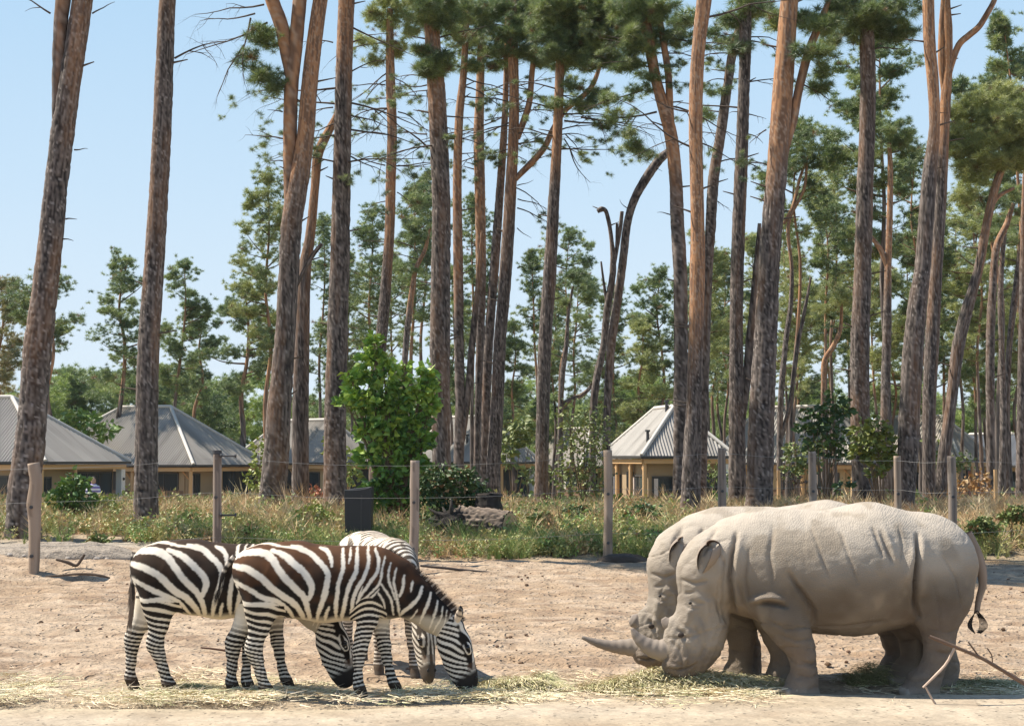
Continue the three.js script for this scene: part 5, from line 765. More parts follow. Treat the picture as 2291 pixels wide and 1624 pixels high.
// o.head: [dx, dy] of the muzzle end, o.front: dx of the fore feet, seed, browns
function zebra(label, foot, yaw, o) {
  const x0 = 700, c = (x, y, r, rz, z = 0) => [(x - x0) * ZS, (1550 - y) * ZS, z, r * ZS, rz];
  const [hx, hy] = o.head ?? [0, 0], fx = o.front ?? 0, f2 = o.front2 ?? fx, bx = o.back ?? 0;
  const hs = (k) => [hx * k, hy * k];
  const H = (x, y, r, rz, k) => { const [a, b] = hs(k); return c(x + a, y + b, r, rz); };
  const body = { n: [c(570, 1270, 46, .18), c(605, 1286, 75, .265), c(664, 1293, 83, .30), c(730, 1303, 83, .305), c(790, 1301, 80, .275), c(835, 1297, 75, .215), c(842, 1298, 70, .19)], k: .05 };
  const neck = { n: [c(848, 1296, 66, .17), H(882, 1304, 58, .135, .2), H(930, 1338, 44, .105, .5), H(972, 1374, 34, .085, .8), H(1006, 1398, 30, .08, 1)], k: .06 };
  const head = { n: [H(1010, 1402, 30, .08, 1), H(1018, 1437, 36, .085, 1), H(1028, 1472, 33, .07, 1), H(1039, 1500, 28, .055, 1), H(1046, 1517, 25, .055, 1)], k: .04 };
  const eyeR = { n: [H(1046, 1440, 9, .1, 1), H(1050, 1450, 7, .09, 1)], k: .03 };
  const leg = (k, a) => ({ n: a, k });
  const near = .125, far = -.125;
  const L = {
    fn: leg(.05, [c(832, 1322, 44, .08, .10), c(828 + fx * .3, 1379, 21, .058, near), c(818 + fx * .6, 1414, 16, .048, near), c(812 + fx * .75, 1443, 14.5, .045, near), c(809 + fx * .85, 1470, 10, .034, near), c(808 + fx, 1502, 8, .028, near), c(809 + fx, 1522, 9.5, .033, near), c(815 + fx, 1534, 9, .033, near), c(818 + fx, 1547, 13, .045, near)]),
    ff: leg(.05, [c(850, 1325, 40, .08, -.10), c(852 + f2 * .3, 1385, 18, .055, far), c(855 + f2 * .6, 1414, 14, .045, far), c(860 + f2 * .75, 1443, 13, .043, far), c(866 + f2 * .85, 1472, 9.5, .033, far), c(873 + f2, 1502, 8, .028, far), c(879 + f2, 1522, 9, .032, far), c(886 + f2, 1534, 9, .033, far), c(891 + f2, 1547, 12.5, .045, far)]),
    hn: leg(.06, [c(605, 1290, 62, .13, .12), c(597 + bx * .1, 1345, 40, .10, .14), c(591 + bx * .3, 1373, 26, .07, near), c(589 + bx * .5, 1400, 19, .055, near), c(579 + bx * .7, 1432, 15.5, .045, near), c(578 + bx * .8, 1446, 15, .043, near), c(586 + bx * .9, 1468, 11, .034, near), c(594 + bx, 1496, 9, .029, near), c(603 + bx, 1524, 10, .033, near), c(613 + bx, 1536, 9, .033, near), c(620 + bx, 1548, 13, .045, near)]),
    hf: leg(.06, [c(585, 1290, 58, .13, -.12), c(566, 1345, 36, .09, -.13), c(553, 1373, 24, .07, far), c(541, 1400, 18.5, .055, far), c(525, 1428, 15.5, .045, far), c(521, 1440, 14.5, .043, far), c(520, 1462, 11, .034, far), c(519, 1490, 9, .029, far), c(517, 1522, 9.5, .033, far), c(523, 1536, 9, .033, far), c(528, 1548, 13, .045, far)]),
  };
  const chains = [body, neck, head, eyeR, L.fn, L.ff, L.hn, L.hf, { n: [c(900, 1330, 34, .09), c(872, 1340, 40, .12)], k: .06 }];
  const g = meshChains(chains, o.cell ?? .0078), P = g.attributes.position, N = g.attributes.normal, C = new Float32Array(P.count * 3), sd = o.seed ?? 1;
  const G = [0]; for (let py = 1300; py < 1560; py++) { const per = lerp(lerp(20, 12, ss(1345, 1402, py)), 8.8, ss(1402, 1450, py)); G.push(G[G.length - 1] + 1 / per); }
  const bandAt = (py) => { const q = clamp(py - 1300, 0, 258.9), k = Math.floor(q); return lerp(G[k], G[k + 1], q - k) - G[53] + .75; };   // the dark band at 1353 is a whole one
  const GF = [0]; for (let py = 1300; py < 1560; py++) GF.push(GF[GF.length - 1] + 1 / lerp(12.5, 8.8, ss(1370, 1440, py)));
  const bandF = (py) => { const q = clamp(py - 1300, 0, 258.9), k = Math.floor(q); return lerp(GF[k], GF[k + 1], q - k); };
  const midX = (n, y) => { for (let i = 1; i < n.length; i++) if (y >= n[i][1] || i === n.length - 1) return lerp(n[i - 1][0], n[i][0], clamp((n[i - 1][1] - y) / (n[i - 1][1] - n[i][1] + 1e-6))); };
  const white = [.69, .63, .545], cream = [.68, .57, .41], black = [.012, .009, .008], brown = o.brown ?? [.105, .045, .020];
  const A = H(1012, 1396, 0, 0, 1), B = H(1052, 1520, 0, 0, 1), ax = [B[0] - A[0], B[1] - A[1]], al = Math.hypot(...ax), ad = [ax[0] / al, ax[1] / al];
  const dn = (px, py, pz, ch) => { let m = 9; for (let s = 0; s < ch.n.length - 1; s++) { const d = segD(px, py, pz, ch.n[s], ch.n[s + 1]); if (d < m) { m = d; dn.s = s; dn.t = segD.t; } } return m; };
  for (let i = 0; i < P.count; i++) {
    const x = P.getX(i), y = P.getY(i), z = P.getZ(i), nz = N.getZ(i), wb = (noise3(x * 9, y * 9, z * 9 + sd) - .5), px = x / ZS + x0 + wb * 3.5, py = 1550 - y / ZS + (noise3(x * 8 + 40, y * 8, sd) - .5) * 5;
    const hair = (noise3(x * 40, y * 75, z * 40) - .5) * 2.4; let k = null; for (const q in L) { const d = dn(x, y, z, L[q]); if (d < .07 && (!k || d < k[1])) k = [q, d, dn.s, dn.t]; }
    const dh = dn(x, y, z, head), dk = dn(x, y, z, neck), db = dn(x, y, z, body);
    let w = 0, col;                                            // w = whiteness
    const off = k ? (x - midX(L[k[0]].n, y)) / ZS : 0, front = k && k[0][0] === 'f', legTop = front ? 1328 + off * off * .022 : 1346, inLeg = k && py > legTop && !(db < .004 && py < 1380 && k[0][0] === 'f' && py < 1365);
    if (inLeg && k[1] < Math.min(dh, dk)) {
      const ph = (front ? bandF(py - off * off * .012 + off * .1) : bandAt(py - off * .22)) + wb * .4;
      w = ss(-.28, .28, Math.sin(ph * 6.2832) - .30 + .6 * wb);
      const inner = (k[0][1] === 'f' ? nz : -nz); if (inner > .15) w = Math.max(w, ss(.15, .5, inner) * ss(1425, 1385, py) * .95);
      if (py > 1519) w *= ss(1529, 1519, py) * .8; col = mix3(py > 1519 ? [.05, .034, .024] : black, mix3(white, cream, ss(1400, 1350, py) * .5), w);
      if (py > 1537) col = [.045, .038, .034];
    } else if (dh < Math.min(dk, db) + .004 || (px > 985 + hx && dh < .02)) {
      const rx = x - A[0], ry = y - A[1], s = (rx * ad[0] + ry * ad[1]) / al, t = (rx * ad[1] * -1 + ry * ad[0]) / (34 * ZS);   // t > 0: forehead side
      const side = Math.abs(z) / .08;
      const cheek = Math.sin((s * 8.5 - t * 1.7 + .25 * Math.sin(s * 9) + wb * .5) * 6.2832), fore = Math.sin((t * 2.6 + side * 2.7 + s * .8 + wb * .4) * 6.2832), m = ss(.05, .5, t);
      w = ss(-.3, .3, lerp(cheek, fore, m) - .05); w *= ss(.90, .78, s + .05 * t); if (s < .02) w *= .9;
      const de = Math.hypot(s - .34, t - .55); if (de < .16) w *= ss(.09, .16, de);
      col = mix3(s > .78 ? [.03, .024, .021] : black, white, w); if (s > .68 && s < .8 && t > .2) col = mix3(col, [.09, .045, .025], .6);
    } else {
      let m = 0; for (const [hw, line] of STRIPES) { const q = nearLine(px - (px > 860 ? (hx * ss(860, 1010, px)) : 0), py - (px > 860 ? hy * ss(860, 1010, px) : 0), line), e = hw * (1 - .45 * Math.pow(Math.abs(nearLine.t * 2 - 1), 3)) * (o.wide ?? 1.10); m = Math.max(m, 1 - ss(e - 1.5, e + 1.5, q + hair)); }
      w = m; const belly = ss(1368, 1384, py + Math.abs(wb) * 10) * ss(1, .4, Math.abs(N.getY(i)) * 0) ; w = Math.max(w, belly * (px < 870 ? 1 : .6));
      if (px < 548 && py > 1280) w = Math.max(w, ss(550, 540, px) * ss(1285, 1300, py) * (Math.sin(py * .42) > -.2 ? 1 : .1));
      if (py < 1215 && Math.abs(z) < .012 && px < 850) w = 0;
      if (o.spine && Math.abs(nz) < .8) w = Math.max(w, ss(-.1, .5, Math.sin(px / 15 * 6.2832 + wb * 2 + Math.abs(z) * 14)) * ss(.85, .5, Math.abs(nz)) * ss(1330, 1300, py));
      const br = clamp((ss(1330, 1225, py) * .9 + (noise3(x * 14, y * 14, z * 14) - .5) * .9) * (o.brownish ?? 1)), bk = mix3(black, brown, br * .85);
      col = mix3(bk, mix3(mix3(white, [.70, .56, .42], ss(1250, 1215, py) * .5), cream, ss(1330, 1375, py) * .8), w);
      if (dk < db && py > 1340 && nz < .2 && N.getY(i) < -.5) col = mix3(col, white, .6);
    }
    const dust = (o.dust ?? 0) * .5 + .012 * noise3(x * 6, y * 6, z * 6), r = mix3(col, [.50, .40, .31], dust); C[i * 3] = r[0]; C[i * 3 + 1] = r[1]; C[i * 3 + 2] = r[2];
  }
  g.setAttribute('color', new THREE.BufferAttribute(C, 3));
  const t = thing('zebra', label, 'zebra', foot, o.group); t.rotation.y = yaw;
  mesh('body', g, ZEBRA_MAT, t);
  // ears
  for (const s of [1, -1]) {
    const e = H(1016, 1392, 0, 0, 1), Pp = [], Cc = [], I = [], n = 12, m = 9;
    for (let j = 0; j <= m; j++) for (let i = 0; i <= n; i++) { const u = j / m, a = lerp(-2.2, 2.2, i / n), r = .033 * Math.sin(Math.PI * clamp(.13 + u * .87)) ** .7 + .002, X = Math.sin(a) * r, Zz = (1 - Math.cos(a)) * r * .8; Pp.push(X, u * .165, Zz); const edge = Math.abs(a) > 1.75 || u > .86; Cc.push(...(edge ? [.03, .02, .016] : u > .5 && u < .66 ? [.05, .035, .03] : [.58, .47, .36])); if (i < n && j < m) { const q = j * (n + 1) + i; I.push(q, q + 1, q + n + 1, q + 1, q + n + 2, q + n + 1); } }
    const eg = geoFrom(Pp, I, Cc); eg.rotateY(s > 0 ? Math.PI * .85 : Math.PI * .15); eg.rotateX(s * .55); eg.rotateZ(o.ear ?? -.35); eg.translate(e[0] + .01, e[1] + .015, s * .055); mesh('ear', eg, ZHAIR, t);
    const ec = H(1049, 1441, 0, 0, 1), ey = new THREE.SphereGeometry(.019, 14, 10); ey.translate(ec[0], ec[1], s * .088); mesh('eye', ey, std(.008, .006, .005, .15), t);
    const ns = H(1066, 1508, 0, 0, 1), ng = new THREE.SphereGeometry(.014, 10, 8); ng.scale(.8, 1.2, .8); ng.translate(ns[0] + .004, ns[1], s * .034); mesh('nostril', ng, std(.006, .005, .005, .6), t);
  }
  // mane: short stiff hair along the crest
  { const rnd = rng(900 + sd), Q = [[858, 1234, 0], [880, 1251, .2], [911, 1272, .35], [940, 1296, .5], [969, 1322, .75], [998, 1352, .9], [1018, 1375, 1], [1030, 1390, 1]], out = bundle();
    for (let i = 0; i < 3200; i++) { const u = rnd() * (Q.length - 1.001), k = Math.floor(u), f = u - k, q = Q[k], r = Q[k + 1], x = lerp(q[0] + hx * q[2], r[0] + hx * r[2], f), y = lerp(q[1] + hy * q[2], r[1] + hy * r[2], f), tx = r[0] - q[0], ty = r[1] - q[1], tl = Math.hypot(tx, ty), l = (13 + 9 * rnd()) * ss(0, .5, u + .12) * (u > 6.3 ? .8 : 1), nx = ty / tl + .25 * (rnd() - .5) + .15, ny = -tx / tl + .2 * (rnd() - .5), z = (rnd() - .5) * .03, X = (x - x0 - nx * 5) * ZS, Y = (1550 - y + ny * 5) * ZS, w = .0035;
      out.P.push(X - w, Y, z, X + w, Y, z + (rnd() - .5) * .006, X + nx * (l + 5) * ZS, Y - ny * (l + 5) * ZS, z * 1.3); const wt = Math.sin(u * 14) > .72 ? .8 : 0, cc = mix3(rnd() < .6 ? [.03, .02, .016] : [.10, .06, .04], [.55, .45, .36], wt); for (let j = 0; j < 3; j++) out.C.push(...cc); }
    mesh('mane', done(out), ZHAIR, t); }
  { const q = (o.tail ?? [[528, 1241, 7], [514, 1258, 7], [502, 1282, 6], [494, 1312, 5]]).map(([x, y, r]) => [V((x - x0) * ZS, (1550 - y) * ZS, 0), r * ZS * .8]), tg = [limb(q, 16, 9, (s, w, p, r, u) => ({ d: 0, c: Math.sin(s * 90) > .2 && u < .6 ? [.5, .44, .38] : [.025, .018, .015] }))];
    const rnd = rng(70 + sd), out = bundle(), cv = new THREE.CatmullRomCurve3(q.map((a) => a[0])), tl = o.tailHair ?? .14;
    for (let i = 0; i < 420; i++) { const p = cv.getPoint(.45 + .55 * rnd()), d = cv.getTangent(1), w = .0028, l = tl * (.4 + .8 * rnd()), e = p.clone().add(V(d.x * l + (rnd() - .5) * .05, Math.min(-.02, d.y * l) - .35 * tl * rnd(), (rnd() - .5) * .05)); p.add(V((rnd() - .5) * .025, 0, (rnd() - .5) * .025)); out.P.push(p.x - w, p.y, p.z, p.x + w, p.y, p.z, e.x, e.y, e.z); for (let j = 0; j < 3; j++) out.C.push(...(o.tailCol ?? [.022, .016, .013])); }
    mesh('tail', mergeGeometries([tg[0].toNonIndexed(), done(out)]), ZHAIR, t); }
  return t;
}
const zAt = (px, Z) => V((px - CX) * PXM(Z), 0, -Z);
const ZG = 'zebras grazing in a row';
zebra('brown tinged zebra nearest the camera, grazing with its whole flank in view', zAt(700, 13.02), 0, { seed: 1, group: ZG });
zebra('black and white zebra standing half hidden, hanging its tail at the end of the row', zAt(470, 13.32), 0, { seed: 5, group: ZG, head: [-34, 2], front: -14, front2: -8, back: 14, brownish: .55, brown: [.07, .038, .022], tail: [[530, 1238, 7], [526, 1262, 7], [527, 1300, 6], [530, 1340, 5], [526, 1370, 4]], tailHair: .2, tailCol: [.20, .15, .115], wide: 1.15, ear: -.1 });
zebra('pale greyish zebra behind the others, its head between two pairs of forelegs', V((838 - CX) * PXM(14.55), 0, -14.72), -1.12, { seed: 9, group: ZG, brownish: .5, dust: .2, spine: 1, brown: [.10, .07, .05], wide: 1.5, cell: .009, tail: [[530, 1238, 7], [524, 1270, 7], [527, 1320, 6], [530, 1360, 5]] });

// ------------------------------------------------------------------ rhinos
// hide: a net of fine cracks round small scales, over broader wrinkles
const skinBump = (() => { const n = 1024, G = 46, pt = (i, j) => { const a = (i % G + G) % G, b = (j % G + G) % G; return [i + hash3(a, b, 1), j + hash3(a, b, 2)]; };
  return noiseTexture(n, (u, v) => { const X = u * G, Y = v * G, I = Math.floor(X), J = Math.floor(Y); let a = 9, b = 9; for (let q = -1; q < 2; q++) for (let r = -1; r < 2; r++) { const p = pt(I + q, J + r), d = Math.hypot(p[0] - X, (p[1] - Y) * 1.3); if (d < a) { b = a; a = d; } else if (d < b) b = d; } return .55 * ss(0, .32, b - a) + .3 * tile(u, v, 13, 41) + .15 * tile(u, v, 170, 42); }); })();
function rhino(label, foot, o) {
  const x0 = 1840, c = (x, y, r, rz, z = 0) => [(x - x0) * ZS, (1552 - y) * ZS, z, r * ZS, rz], sd = o.seed ?? 1, [hx, hy] = o.head ?? [0, 0], [f1, f2, b1, b2] = o.legs ?? [0, 0, 0, 0];
  const H = (x, y, r, rz, z = 0, k = 1) => c(x + hx * k, y + hy * k, r, rz, z);
  const body = { n: [c(1700, 1268, 121, .38), c(1760, 1275, 131, .45), c(1830, 1282, 136, .50), c(1900, 1283, 142, .52), c(1950, 1273, 144, .50), c(2005, 1276, 129, .46), c(2040, 1274, 119, .43), c(2070, 1267, 116, .38)], k: .06 };
  const neck = { n: [c(1700, 1260, 110, .34), H(1648, 1266, 97, .30, 0, .3), H(1605, 1278, 82, .25, 0, .8), H(1585, 1295, 66, .21)], k: .09 };
  const head = { n: [H(1578, 1296, 52, .165), H(1576, 1345, 53, .185), H(1571, 1400, 58, .175), H(1556, 1445, 56, .165), H(1541, 1476, 43, .155), H(1533, 1494, 32, .15)], k: .06 };
  const jaw = { n: [H(1596, 1396, 34, .15), H(1583, 1440, 32, .15), H(1562, 1480, 27, .13)], k: .05 }, lip = { n: [H(1512, 1468, 26, .125), H(1506, 1494, 22, .14), H(1520, 1506, 15, .13)], k: .04 };
  const brow = { n: [H(1540, 1368, 14, .19), H(1534, 1392, 12, .175)], k: .05 }, horns = { n: [H(1512, 1448, 30, .1), H(1510, 1405, 20, .085)], k: .06 };
  const L = {
    fn: [c(1724, 1330, 74, .17, .24), c(1740 + f1 * .2, 1375, 49, .15, .29), c(1758 + f1 * .5, 1412, 37, .135, .30), c(1776 + f1 * .8, 1448, 28, .12, .30), c(1785 + f1, 1482, 23, .11, .29), c(1785 + f1, 1506, 23, .11, .29), c(1780 + f1, 1530, 33, .15, .28), c(1777 + f1, 1545, 40, .165, .29)],
    ff: [c(1725, 1330, 70, .17, -.22), c(1738 + f2 * .3, 1395, 42, .15, -.26), c(1745 + f2 * .7, 1440, 30, .125, -.27), c(1752 + f2, 1482, 26, .115, -.27), c(1752 + f2, 1508, 26, .115, -.27), c(1746 + f2, 1532, 34, .15, -.27), c(1743 + f2, 1545, 39, .16, -.27)],
    hn: [c(2078, 1275, 96, .22, .18), c(2082, 1335, 74, .20, .22), c(2080 + b1 * .2, 1382, 44, .16, .26), c(2079 + b1 * .5, 1415, 30, .13, .27), c(2082 + b1 * .7, 1438, 29, .12, .27), c(2072 + b1 * .8, 1470, 23, .11, .27), c(2060 + b1, 1502, 23, .11, .27), c(2043 + b1, 1530, 33, .14, .26), c(2037 + b1, 1546, 42, .155, .27)],
    hf: [c(2060, 1280, 90, .22, -.18), c(2042 + b2 * .1, 1350, 60, .18, -.22), c(2026 + b2 * .4, 1395, 38, .145, -.24), c(2028 + b2 * .7, 1438, 32, .125, -.25), c(2020 + b2 * .8, 1470, 28, .115, -.25), c(2006 + b2, 1502, 28, .115, -.25), c(1992 + b2, 1530, 33, .14, -.25), c(1986 + b2, 1546, 39, .155, -.25)],
  };
  const toes = []; for (const k in L) { const e = L[k][L[k].length - 1]; for (const q of [-.8, .15, 1]) toes.push({ n: [[e[0] - e[3] * (.78 - Math.abs(q) * .1), .035, e[2] + q * .1, .05, .052], [e[0] - e[3] * .4, .05, e[2] + q * .09, .05, .05]], k: .018 }); }
  const g = meshChains([body, neck, head, jaw, lip, brow, horns, ...Object.values(L).map((n) => ({ n, k: .07 })), ...toes], .0125), P = g.attributes.position, N = g.attributes.normal, C = new Float32Array(P.count * 3);
  // folds: [width, depth (+ in, - out), line, shift with the head]
  const F = [
    [5, .055, [[2030, 1196], [2024, 1240], [2018, 1300], [2020, 1345], [2030, 1375]]], [10, -.022, [[2040, 1200], [2036, 1260], [2034, 1320]]], [9, -.035, [[2016, 1225], [2004, 1262], [1996, 1290]]],
    [5, .028, [[1948, 1190], [1956, 1220], [1966, 1252]]], [4, .022, [[1932, 1180], [1940, 1215], [1946, 1240]]], [7, -.014, [[1956, 1180], [1968, 1225], [1976, 1255]]],
    [4.5, .04, [[1682, 1348], [1700, 1343], [1724, 1346], [1742, 1352]]], [7, -.045, [[1670, 1341], [1690, 1333], [1712, 1331], [1732, 1337]]],
    [5, .035, [[1746, 1278], [1762, 1305], [1780, 1330], [1800, 1360], [1806, 1385]]],
    [5, .045, [[1640, 1195], [1628, 1240], [1622, 1290], [1632, 1350], [1650, 1390]]], [7, -.02, [[1650, 1200], [1640, 1250], [1636, 1300], [1646, 1350]]],
    [3.5, .022, [[1612, 1250], [1606, 1310], [1612, 1360], [1626, 1396]]], [3, .018, [[1600, 1300], [1600, 1350], [1612, 1392]]], [4, .02, [[1600, 1185], [1580, 1215], [1570, 1240]]],
    [3, .012, [[1502, 1440], [1516, 1452], [1524, 1480], [1518, 1500]], 1], [2.5, .010, [[1530, 1440], [1538, 1470], [1530, 1500]], 1], [2.5, .009, [[1490, 1480], [1512, 1486], [1536, 1492]], 1], [2.5, .024, [[1490, 1497], [1512, 1500], [1538, 1494], [1556, 1482]], 1], [3, .020, [[1516, 1410], [1524, 1420], [1530, 1430]], 1], [5, -.018, [[1520, 1402], [1534, 1410], [1540, 1424]], 1], [7, .018, [[1556, 1368], [1574, 1400], [1578, 1440], [1566, 1470]], 1],
    [4, .022, [[1524, 1300], [1548, 1306], [1575, 1300]], 1], [3, .014, [[1530, 1330], [1548, 1326]], 1], [6, -.016, [[1550, 1330], [1575, 1345], [1580, 1380]], 1], [6, .02, [[1545, 1400], [1562, 1425], [1570, 1450]], 1],
    [4, .02, [[1770, 1470], [1800, 1478], [1826, 1470]]], [4, .02, [[2062, 1450], [2090, 1455], [2126, 1446]]], [3, .012, [[1765, 1500], [1795, 1506], [1822, 1498]]], [3, .014, [[2052, 1500], [2078, 1508], [2104, 1500]]], [4, .016, [[1810, 1400], [1870, 1398], [1960, 1385]]],
    [3, .012, [[1800, 1180], [1812, 1230], [1830, 1290]]], [3, .012, [[1860, 1185], [1872, 1240], [1890, 1300]]], [3, .012, [[1990, 1180], [1992, 1215], [1986, 1250]]], [5, .016, [[1720, 1180], [1706, 1240], [1712, 1300]]], [3, .015, [[1664, 1230], [1656, 1290], [1664, 1340]]],
    [3, .012, [[2080, 1240], [2110, 1290], [2120, 1350]]], [3, .010, [[2060, 1300], [2070, 1350], [2072, 1400]]], [2.5, .012, [[1700, 1380], [1740, 1400], [1790, 1396]]], [2.5, .012, [[1720, 1410], [1760, 1425], [1806, 1420]]], [2.5, .010, [[2048, 1400], [2090, 1408], [2132, 1396]]],
    [3, .016, [[1640, 1300], [1652, 1345], [1672, 1380]]], [3, .014, [[1575, 1215], [1600, 1235], [1612, 1262]], 1], [3, .014, [[1590, 1330], [1606, 1370], [1622, 1392]], 1], [2.5, .012, [[1545, 1345], [1560, 1352], [1572, 1348]], 1], [2.5, .014, [[1530, 1355], [1545, 1362], [1560, 1360]], 1],
  ];
  const px_ = new Float32Array(P.count * 3);
  for (let i = 0; i < P.count; i++) {
    const x = P.getX(i), y = P.getY(i), z = P.getZ(i), nx = N.getX(i), ny = N.getY(i), nz = N.getZ(i), px = x / ZS + x0, py = 1552 - y / ZS;
    let d = 0; const sidef = ss(.1, .5, Math.abs(nz));
    const outer = (Math.abs(z) > .13 || px < 1660) ? 1 : .2;
    for (const [w, dep, line, hd] of F) { const q = nearLine(px - (hd ? hx : px < 1660 ? hx * .7 : 0), py - (hd ? hy : 0), line) / w; if (q < 3) d -= dep * Math.exp(-q * q) * sidef * outer * (1 - .6 * Math.pow(Math.abs(nearLine.t * 2 - 1), 4)); }
    const leg = ss(1395, 1450, py), hd = ss(1640, 1600, px), wr = fbm(x * 7, y * 11, z * 7 + sd, 3), wr2 = noise3(x * 24, y * 34, z * 24);
    d += (wr - .5) * (.012 * (1 - .55 * hd) + .014 * leg) + (wr2 - .5) * (.003 + .005 * leg + .004 * hd) - .010 * Math.pow(clamp(1 - Math.abs(noise3(x * 2.2 + sd, y * 6.5 + Math.sin(x * 3) * .6, z * 2.2) - .5) * 14), 2) * (.25 + .75 * Math.max(leg, hd, ss(1330, 1390, py)));
    if (px < 1680) d += (Math.sin((px * .9 + py * .35) * .42 + wr * 5) * .0018) * ss(1680, 1600, px) * ss(1300, 1400, py);
    px_[i * 3] = x + nx * d; px_[i * 3 + 1] = Math.max(.0, y + ny * d); px_[i * 3 + 2] = z + nz * d;
    const n1 = fbm(x * 2.2 + sd, y * 2.2, z * 2.2, 3), n2 = noise3(x * 13, y * 13, z * 13);
    let col = mix3([.115, .088, .062], [.195, .156, .117], ss(.3, .7, n1)); col = mix3(col, [.50, .43, .35], ss(1325, 1200, py + (n1 - .5) * 90) * .85); col = mix3(col, [.27, .215, .155], .6 * ss(.52, .68, fbm(x * 5 + 3, y * 3, z * 5 + sd, 3))); col = mix3(col, [.11, .068, .042], ss(.5, .75, fbm(x * 3, y * 3, 7)) * .5 * ss(1270, 1390, py));  // sunlit back and shaded underside put into the hide colour, plus mud blotches
    col = mix3(col, [.19, .147, .113], leg * .55); col = mix3(col, [.075, .054, .04], clamp(-d * 20) * .85); col = mix3(col, [.36, .30, .245], clamp(d * 30) * .35 + .12 * (n2 - .3));  // fold shading put into the colour: creases darker, ridges lighter
    col = mix3(col, [.42, .36, .295], hd * .62 * ss(1480, 1440, py) * (.6 + .4 * n2)); col = mix3(col, [.27, .22, .175], ss(1524, 1540, py) * .6); if (py > 1532 && N.getX(i) < -.35 && y < .085) col = mix3(col, [.40, .35, .29], .7);  // sunlight on the face put into its colour; paler feet and toenails
    C[i * 3] = col[0]; C[i * 3 + 1] = col[1]; C[i * 3 + 2] = col[2];
  }
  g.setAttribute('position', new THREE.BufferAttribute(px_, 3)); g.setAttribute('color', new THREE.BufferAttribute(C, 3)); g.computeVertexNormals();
  const uv = new Float32Array(P.count * 2); for (let i = 0; i < P.count; i++) { uv[i * 2] = px_[i * 3] * 1.1 + px_[i * 3 + 2] * .5; uv[i * 2 + 1] = px_[i * 3 + 1] * 1.1 + px_[i * 3 + 2] * .35; } g.setAttribute('uv', new THREE.BufferAttribute(uv, 2));
  const t = thing('rhino', label, 'rhinoceros', foot, o.group); t.scale.set(1.02, 1, 1);
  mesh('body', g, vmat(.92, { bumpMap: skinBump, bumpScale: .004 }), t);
  // horns
  const hornSkin = (s, w, p, r, u) => { const n = noise3(Math.cos(w) * 3, s * 6, Math.sin(w) * 3 + sd); return { d: r * .09 * (n - .5) + r * .04 * Math.sin(s * 90), c: mix3(mix3([.30, .245, .195], [.17, .14, .12], ss(.1, .85, u)), [.36, .30, .245], n * .4) }; };
  const hp = (q) => q.map(([x, y, r]) => { const a = H(x, y, r, 0); return [V(a[0], a[1], 0), r * ZS]; });
  mesh('horn', limb(hp(o.horn), 34, 22, hornSkin), BARK, t); mesh('horn', limb(hp(o.horn2), 16, 18, hornSkin), BARK, t);
  // ears: open trumpets
  for (const s of [1, -1]) {
    const e = H(o.ear?.[0] ?? 1566, o.ear?.[1] ?? 1282, 0, 0), Pp = [], Cc = [], I = [], n = 18, m = 12;
    for (const lay of [0, 1]) for (let j = 0; j <= m; j++) for (let i = 0; i <= n; i++) { const u = j / m, a = lerp(-2.45, 2.45, i / n), r = (.040 + .078 * Math.sin(Math.PI * Math.min(.62, u * .66))) * (1 - .35 * Math.pow(u, 6)) - lay * .012, h = u * .30 * (1 - .12 * Math.pow(Math.abs(a) / 2.45, 2)); Pp.push(Math.sin(a) * r * .80, h - lay * .004, -Math.cos(a) * r); Cc.push(...(lay ? [.085, .05, .032] : [.27, .215, .17])); if (i < n && j < m) { const q = lay * (n + 1) * (m + 1) + j * (n + 1) + i; I.push(q, q + 1, q + n + 1, q + 1, q + n + 2, q + n + 1); } }
    for (let i = 0; i < n; i++) { const q = m * (n + 1) + i, r = q + (n + 1) * (m + 1); I.push(q, q + 1, r, q + 1, r + 1, r); }
    const eg = geoFrom(Pp, I, Cc); eg.rotateY(s > 0 ? -.5 : Math.PI + .5); eg.rotateX(s * .30); eg.rotateZ(-.33); eg.translate(e[0], e[1], s * .20); mesh('ear', eg, ZHAIR, t);
    const ec = H(1541, 1350, 0, 0), ey = new THREE.SphereGeometry(.014, 12, 9); ey.translate(ec[0], ec[1], s * .178); mesh('eye', ey, std(.012, .009, .007, .6), t);
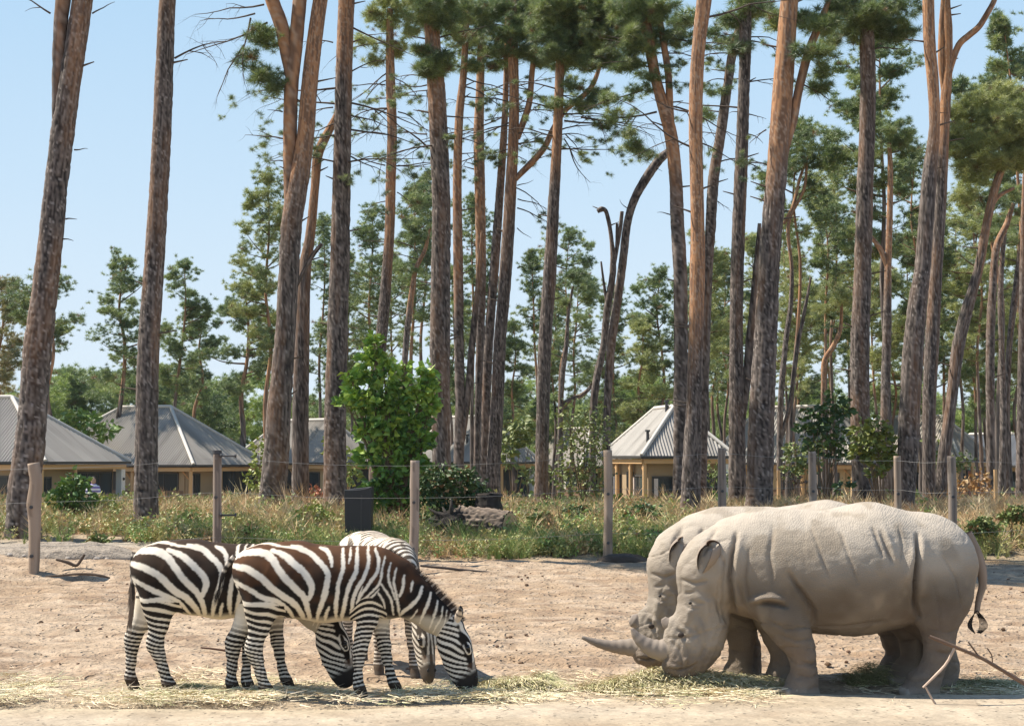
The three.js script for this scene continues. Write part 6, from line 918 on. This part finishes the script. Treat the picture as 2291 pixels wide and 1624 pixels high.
    const ns = H(1521, 1416 + 6, 0, 0), ng = new THREE.SphereGeometry(.03, 12, 9); ng.scale(.9, .75, .45); ng.translate(ns[0] - .0, ns[1], s * .142); mesh('nostril', ng, std(.05, .036, .028, .9), t);
  }
  const tq = (o.tail ?? [[2166, 1196, 12], [2184, 1235, 13], [2196, 1275, 12], [2199, 1312, 9], [2190, 1345, 7], [2184, 1378, 6]]).map(([x, y, r]) => [V((x - x0) * ZS, (1552 - y) * ZS, 0), r * ZS]);
  mesh('tail', limb(tq, 30, 12, (s, w, p, r) => ({ d: r * .08 * (noise3(s * 14, w, sd) - .5), c: mix3([.20, .15, .115], [.30, .235, .19], noise3(s * 8, w * 2, 3)) })), BARK, t);
  const tg = []; for (const s of [-1, 1]) for (let i = 0; i < 7; i++) { const e = tq[tq.length - 1][0], k = s * (.5 + .12 * i), z = (i - 3) * .008; tg.push(limb([[e.clone().add(V(0, .03, z)), .004], [e.clone().add(V(k * .055, -.05, z)), .0035], [e.clone().add(V(k * .07, -.11, z)), .003], [e.clone().add(V(k * .02, -.17, z)), .003]], 7, 4, () => ({ d: 0, c: [.035, .026, .02] }))); }
  mesh('tail_tuft', mergeGeometries(tg), BARK, t).userData.kind = 'stuff';
  return t;
}
const RG = 'rhinos feeding side by side';
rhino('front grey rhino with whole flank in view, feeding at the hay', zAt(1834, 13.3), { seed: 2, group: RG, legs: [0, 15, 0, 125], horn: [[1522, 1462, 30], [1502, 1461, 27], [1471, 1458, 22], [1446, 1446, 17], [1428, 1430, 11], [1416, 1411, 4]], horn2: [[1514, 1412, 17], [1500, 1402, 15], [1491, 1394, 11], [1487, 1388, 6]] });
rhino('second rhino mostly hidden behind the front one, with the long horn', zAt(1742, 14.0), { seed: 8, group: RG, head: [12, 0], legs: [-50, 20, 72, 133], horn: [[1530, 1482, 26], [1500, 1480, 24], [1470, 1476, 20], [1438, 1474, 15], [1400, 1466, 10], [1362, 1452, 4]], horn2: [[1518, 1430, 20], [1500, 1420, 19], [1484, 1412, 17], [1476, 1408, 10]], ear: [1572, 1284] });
renderer.render(scene, camera);
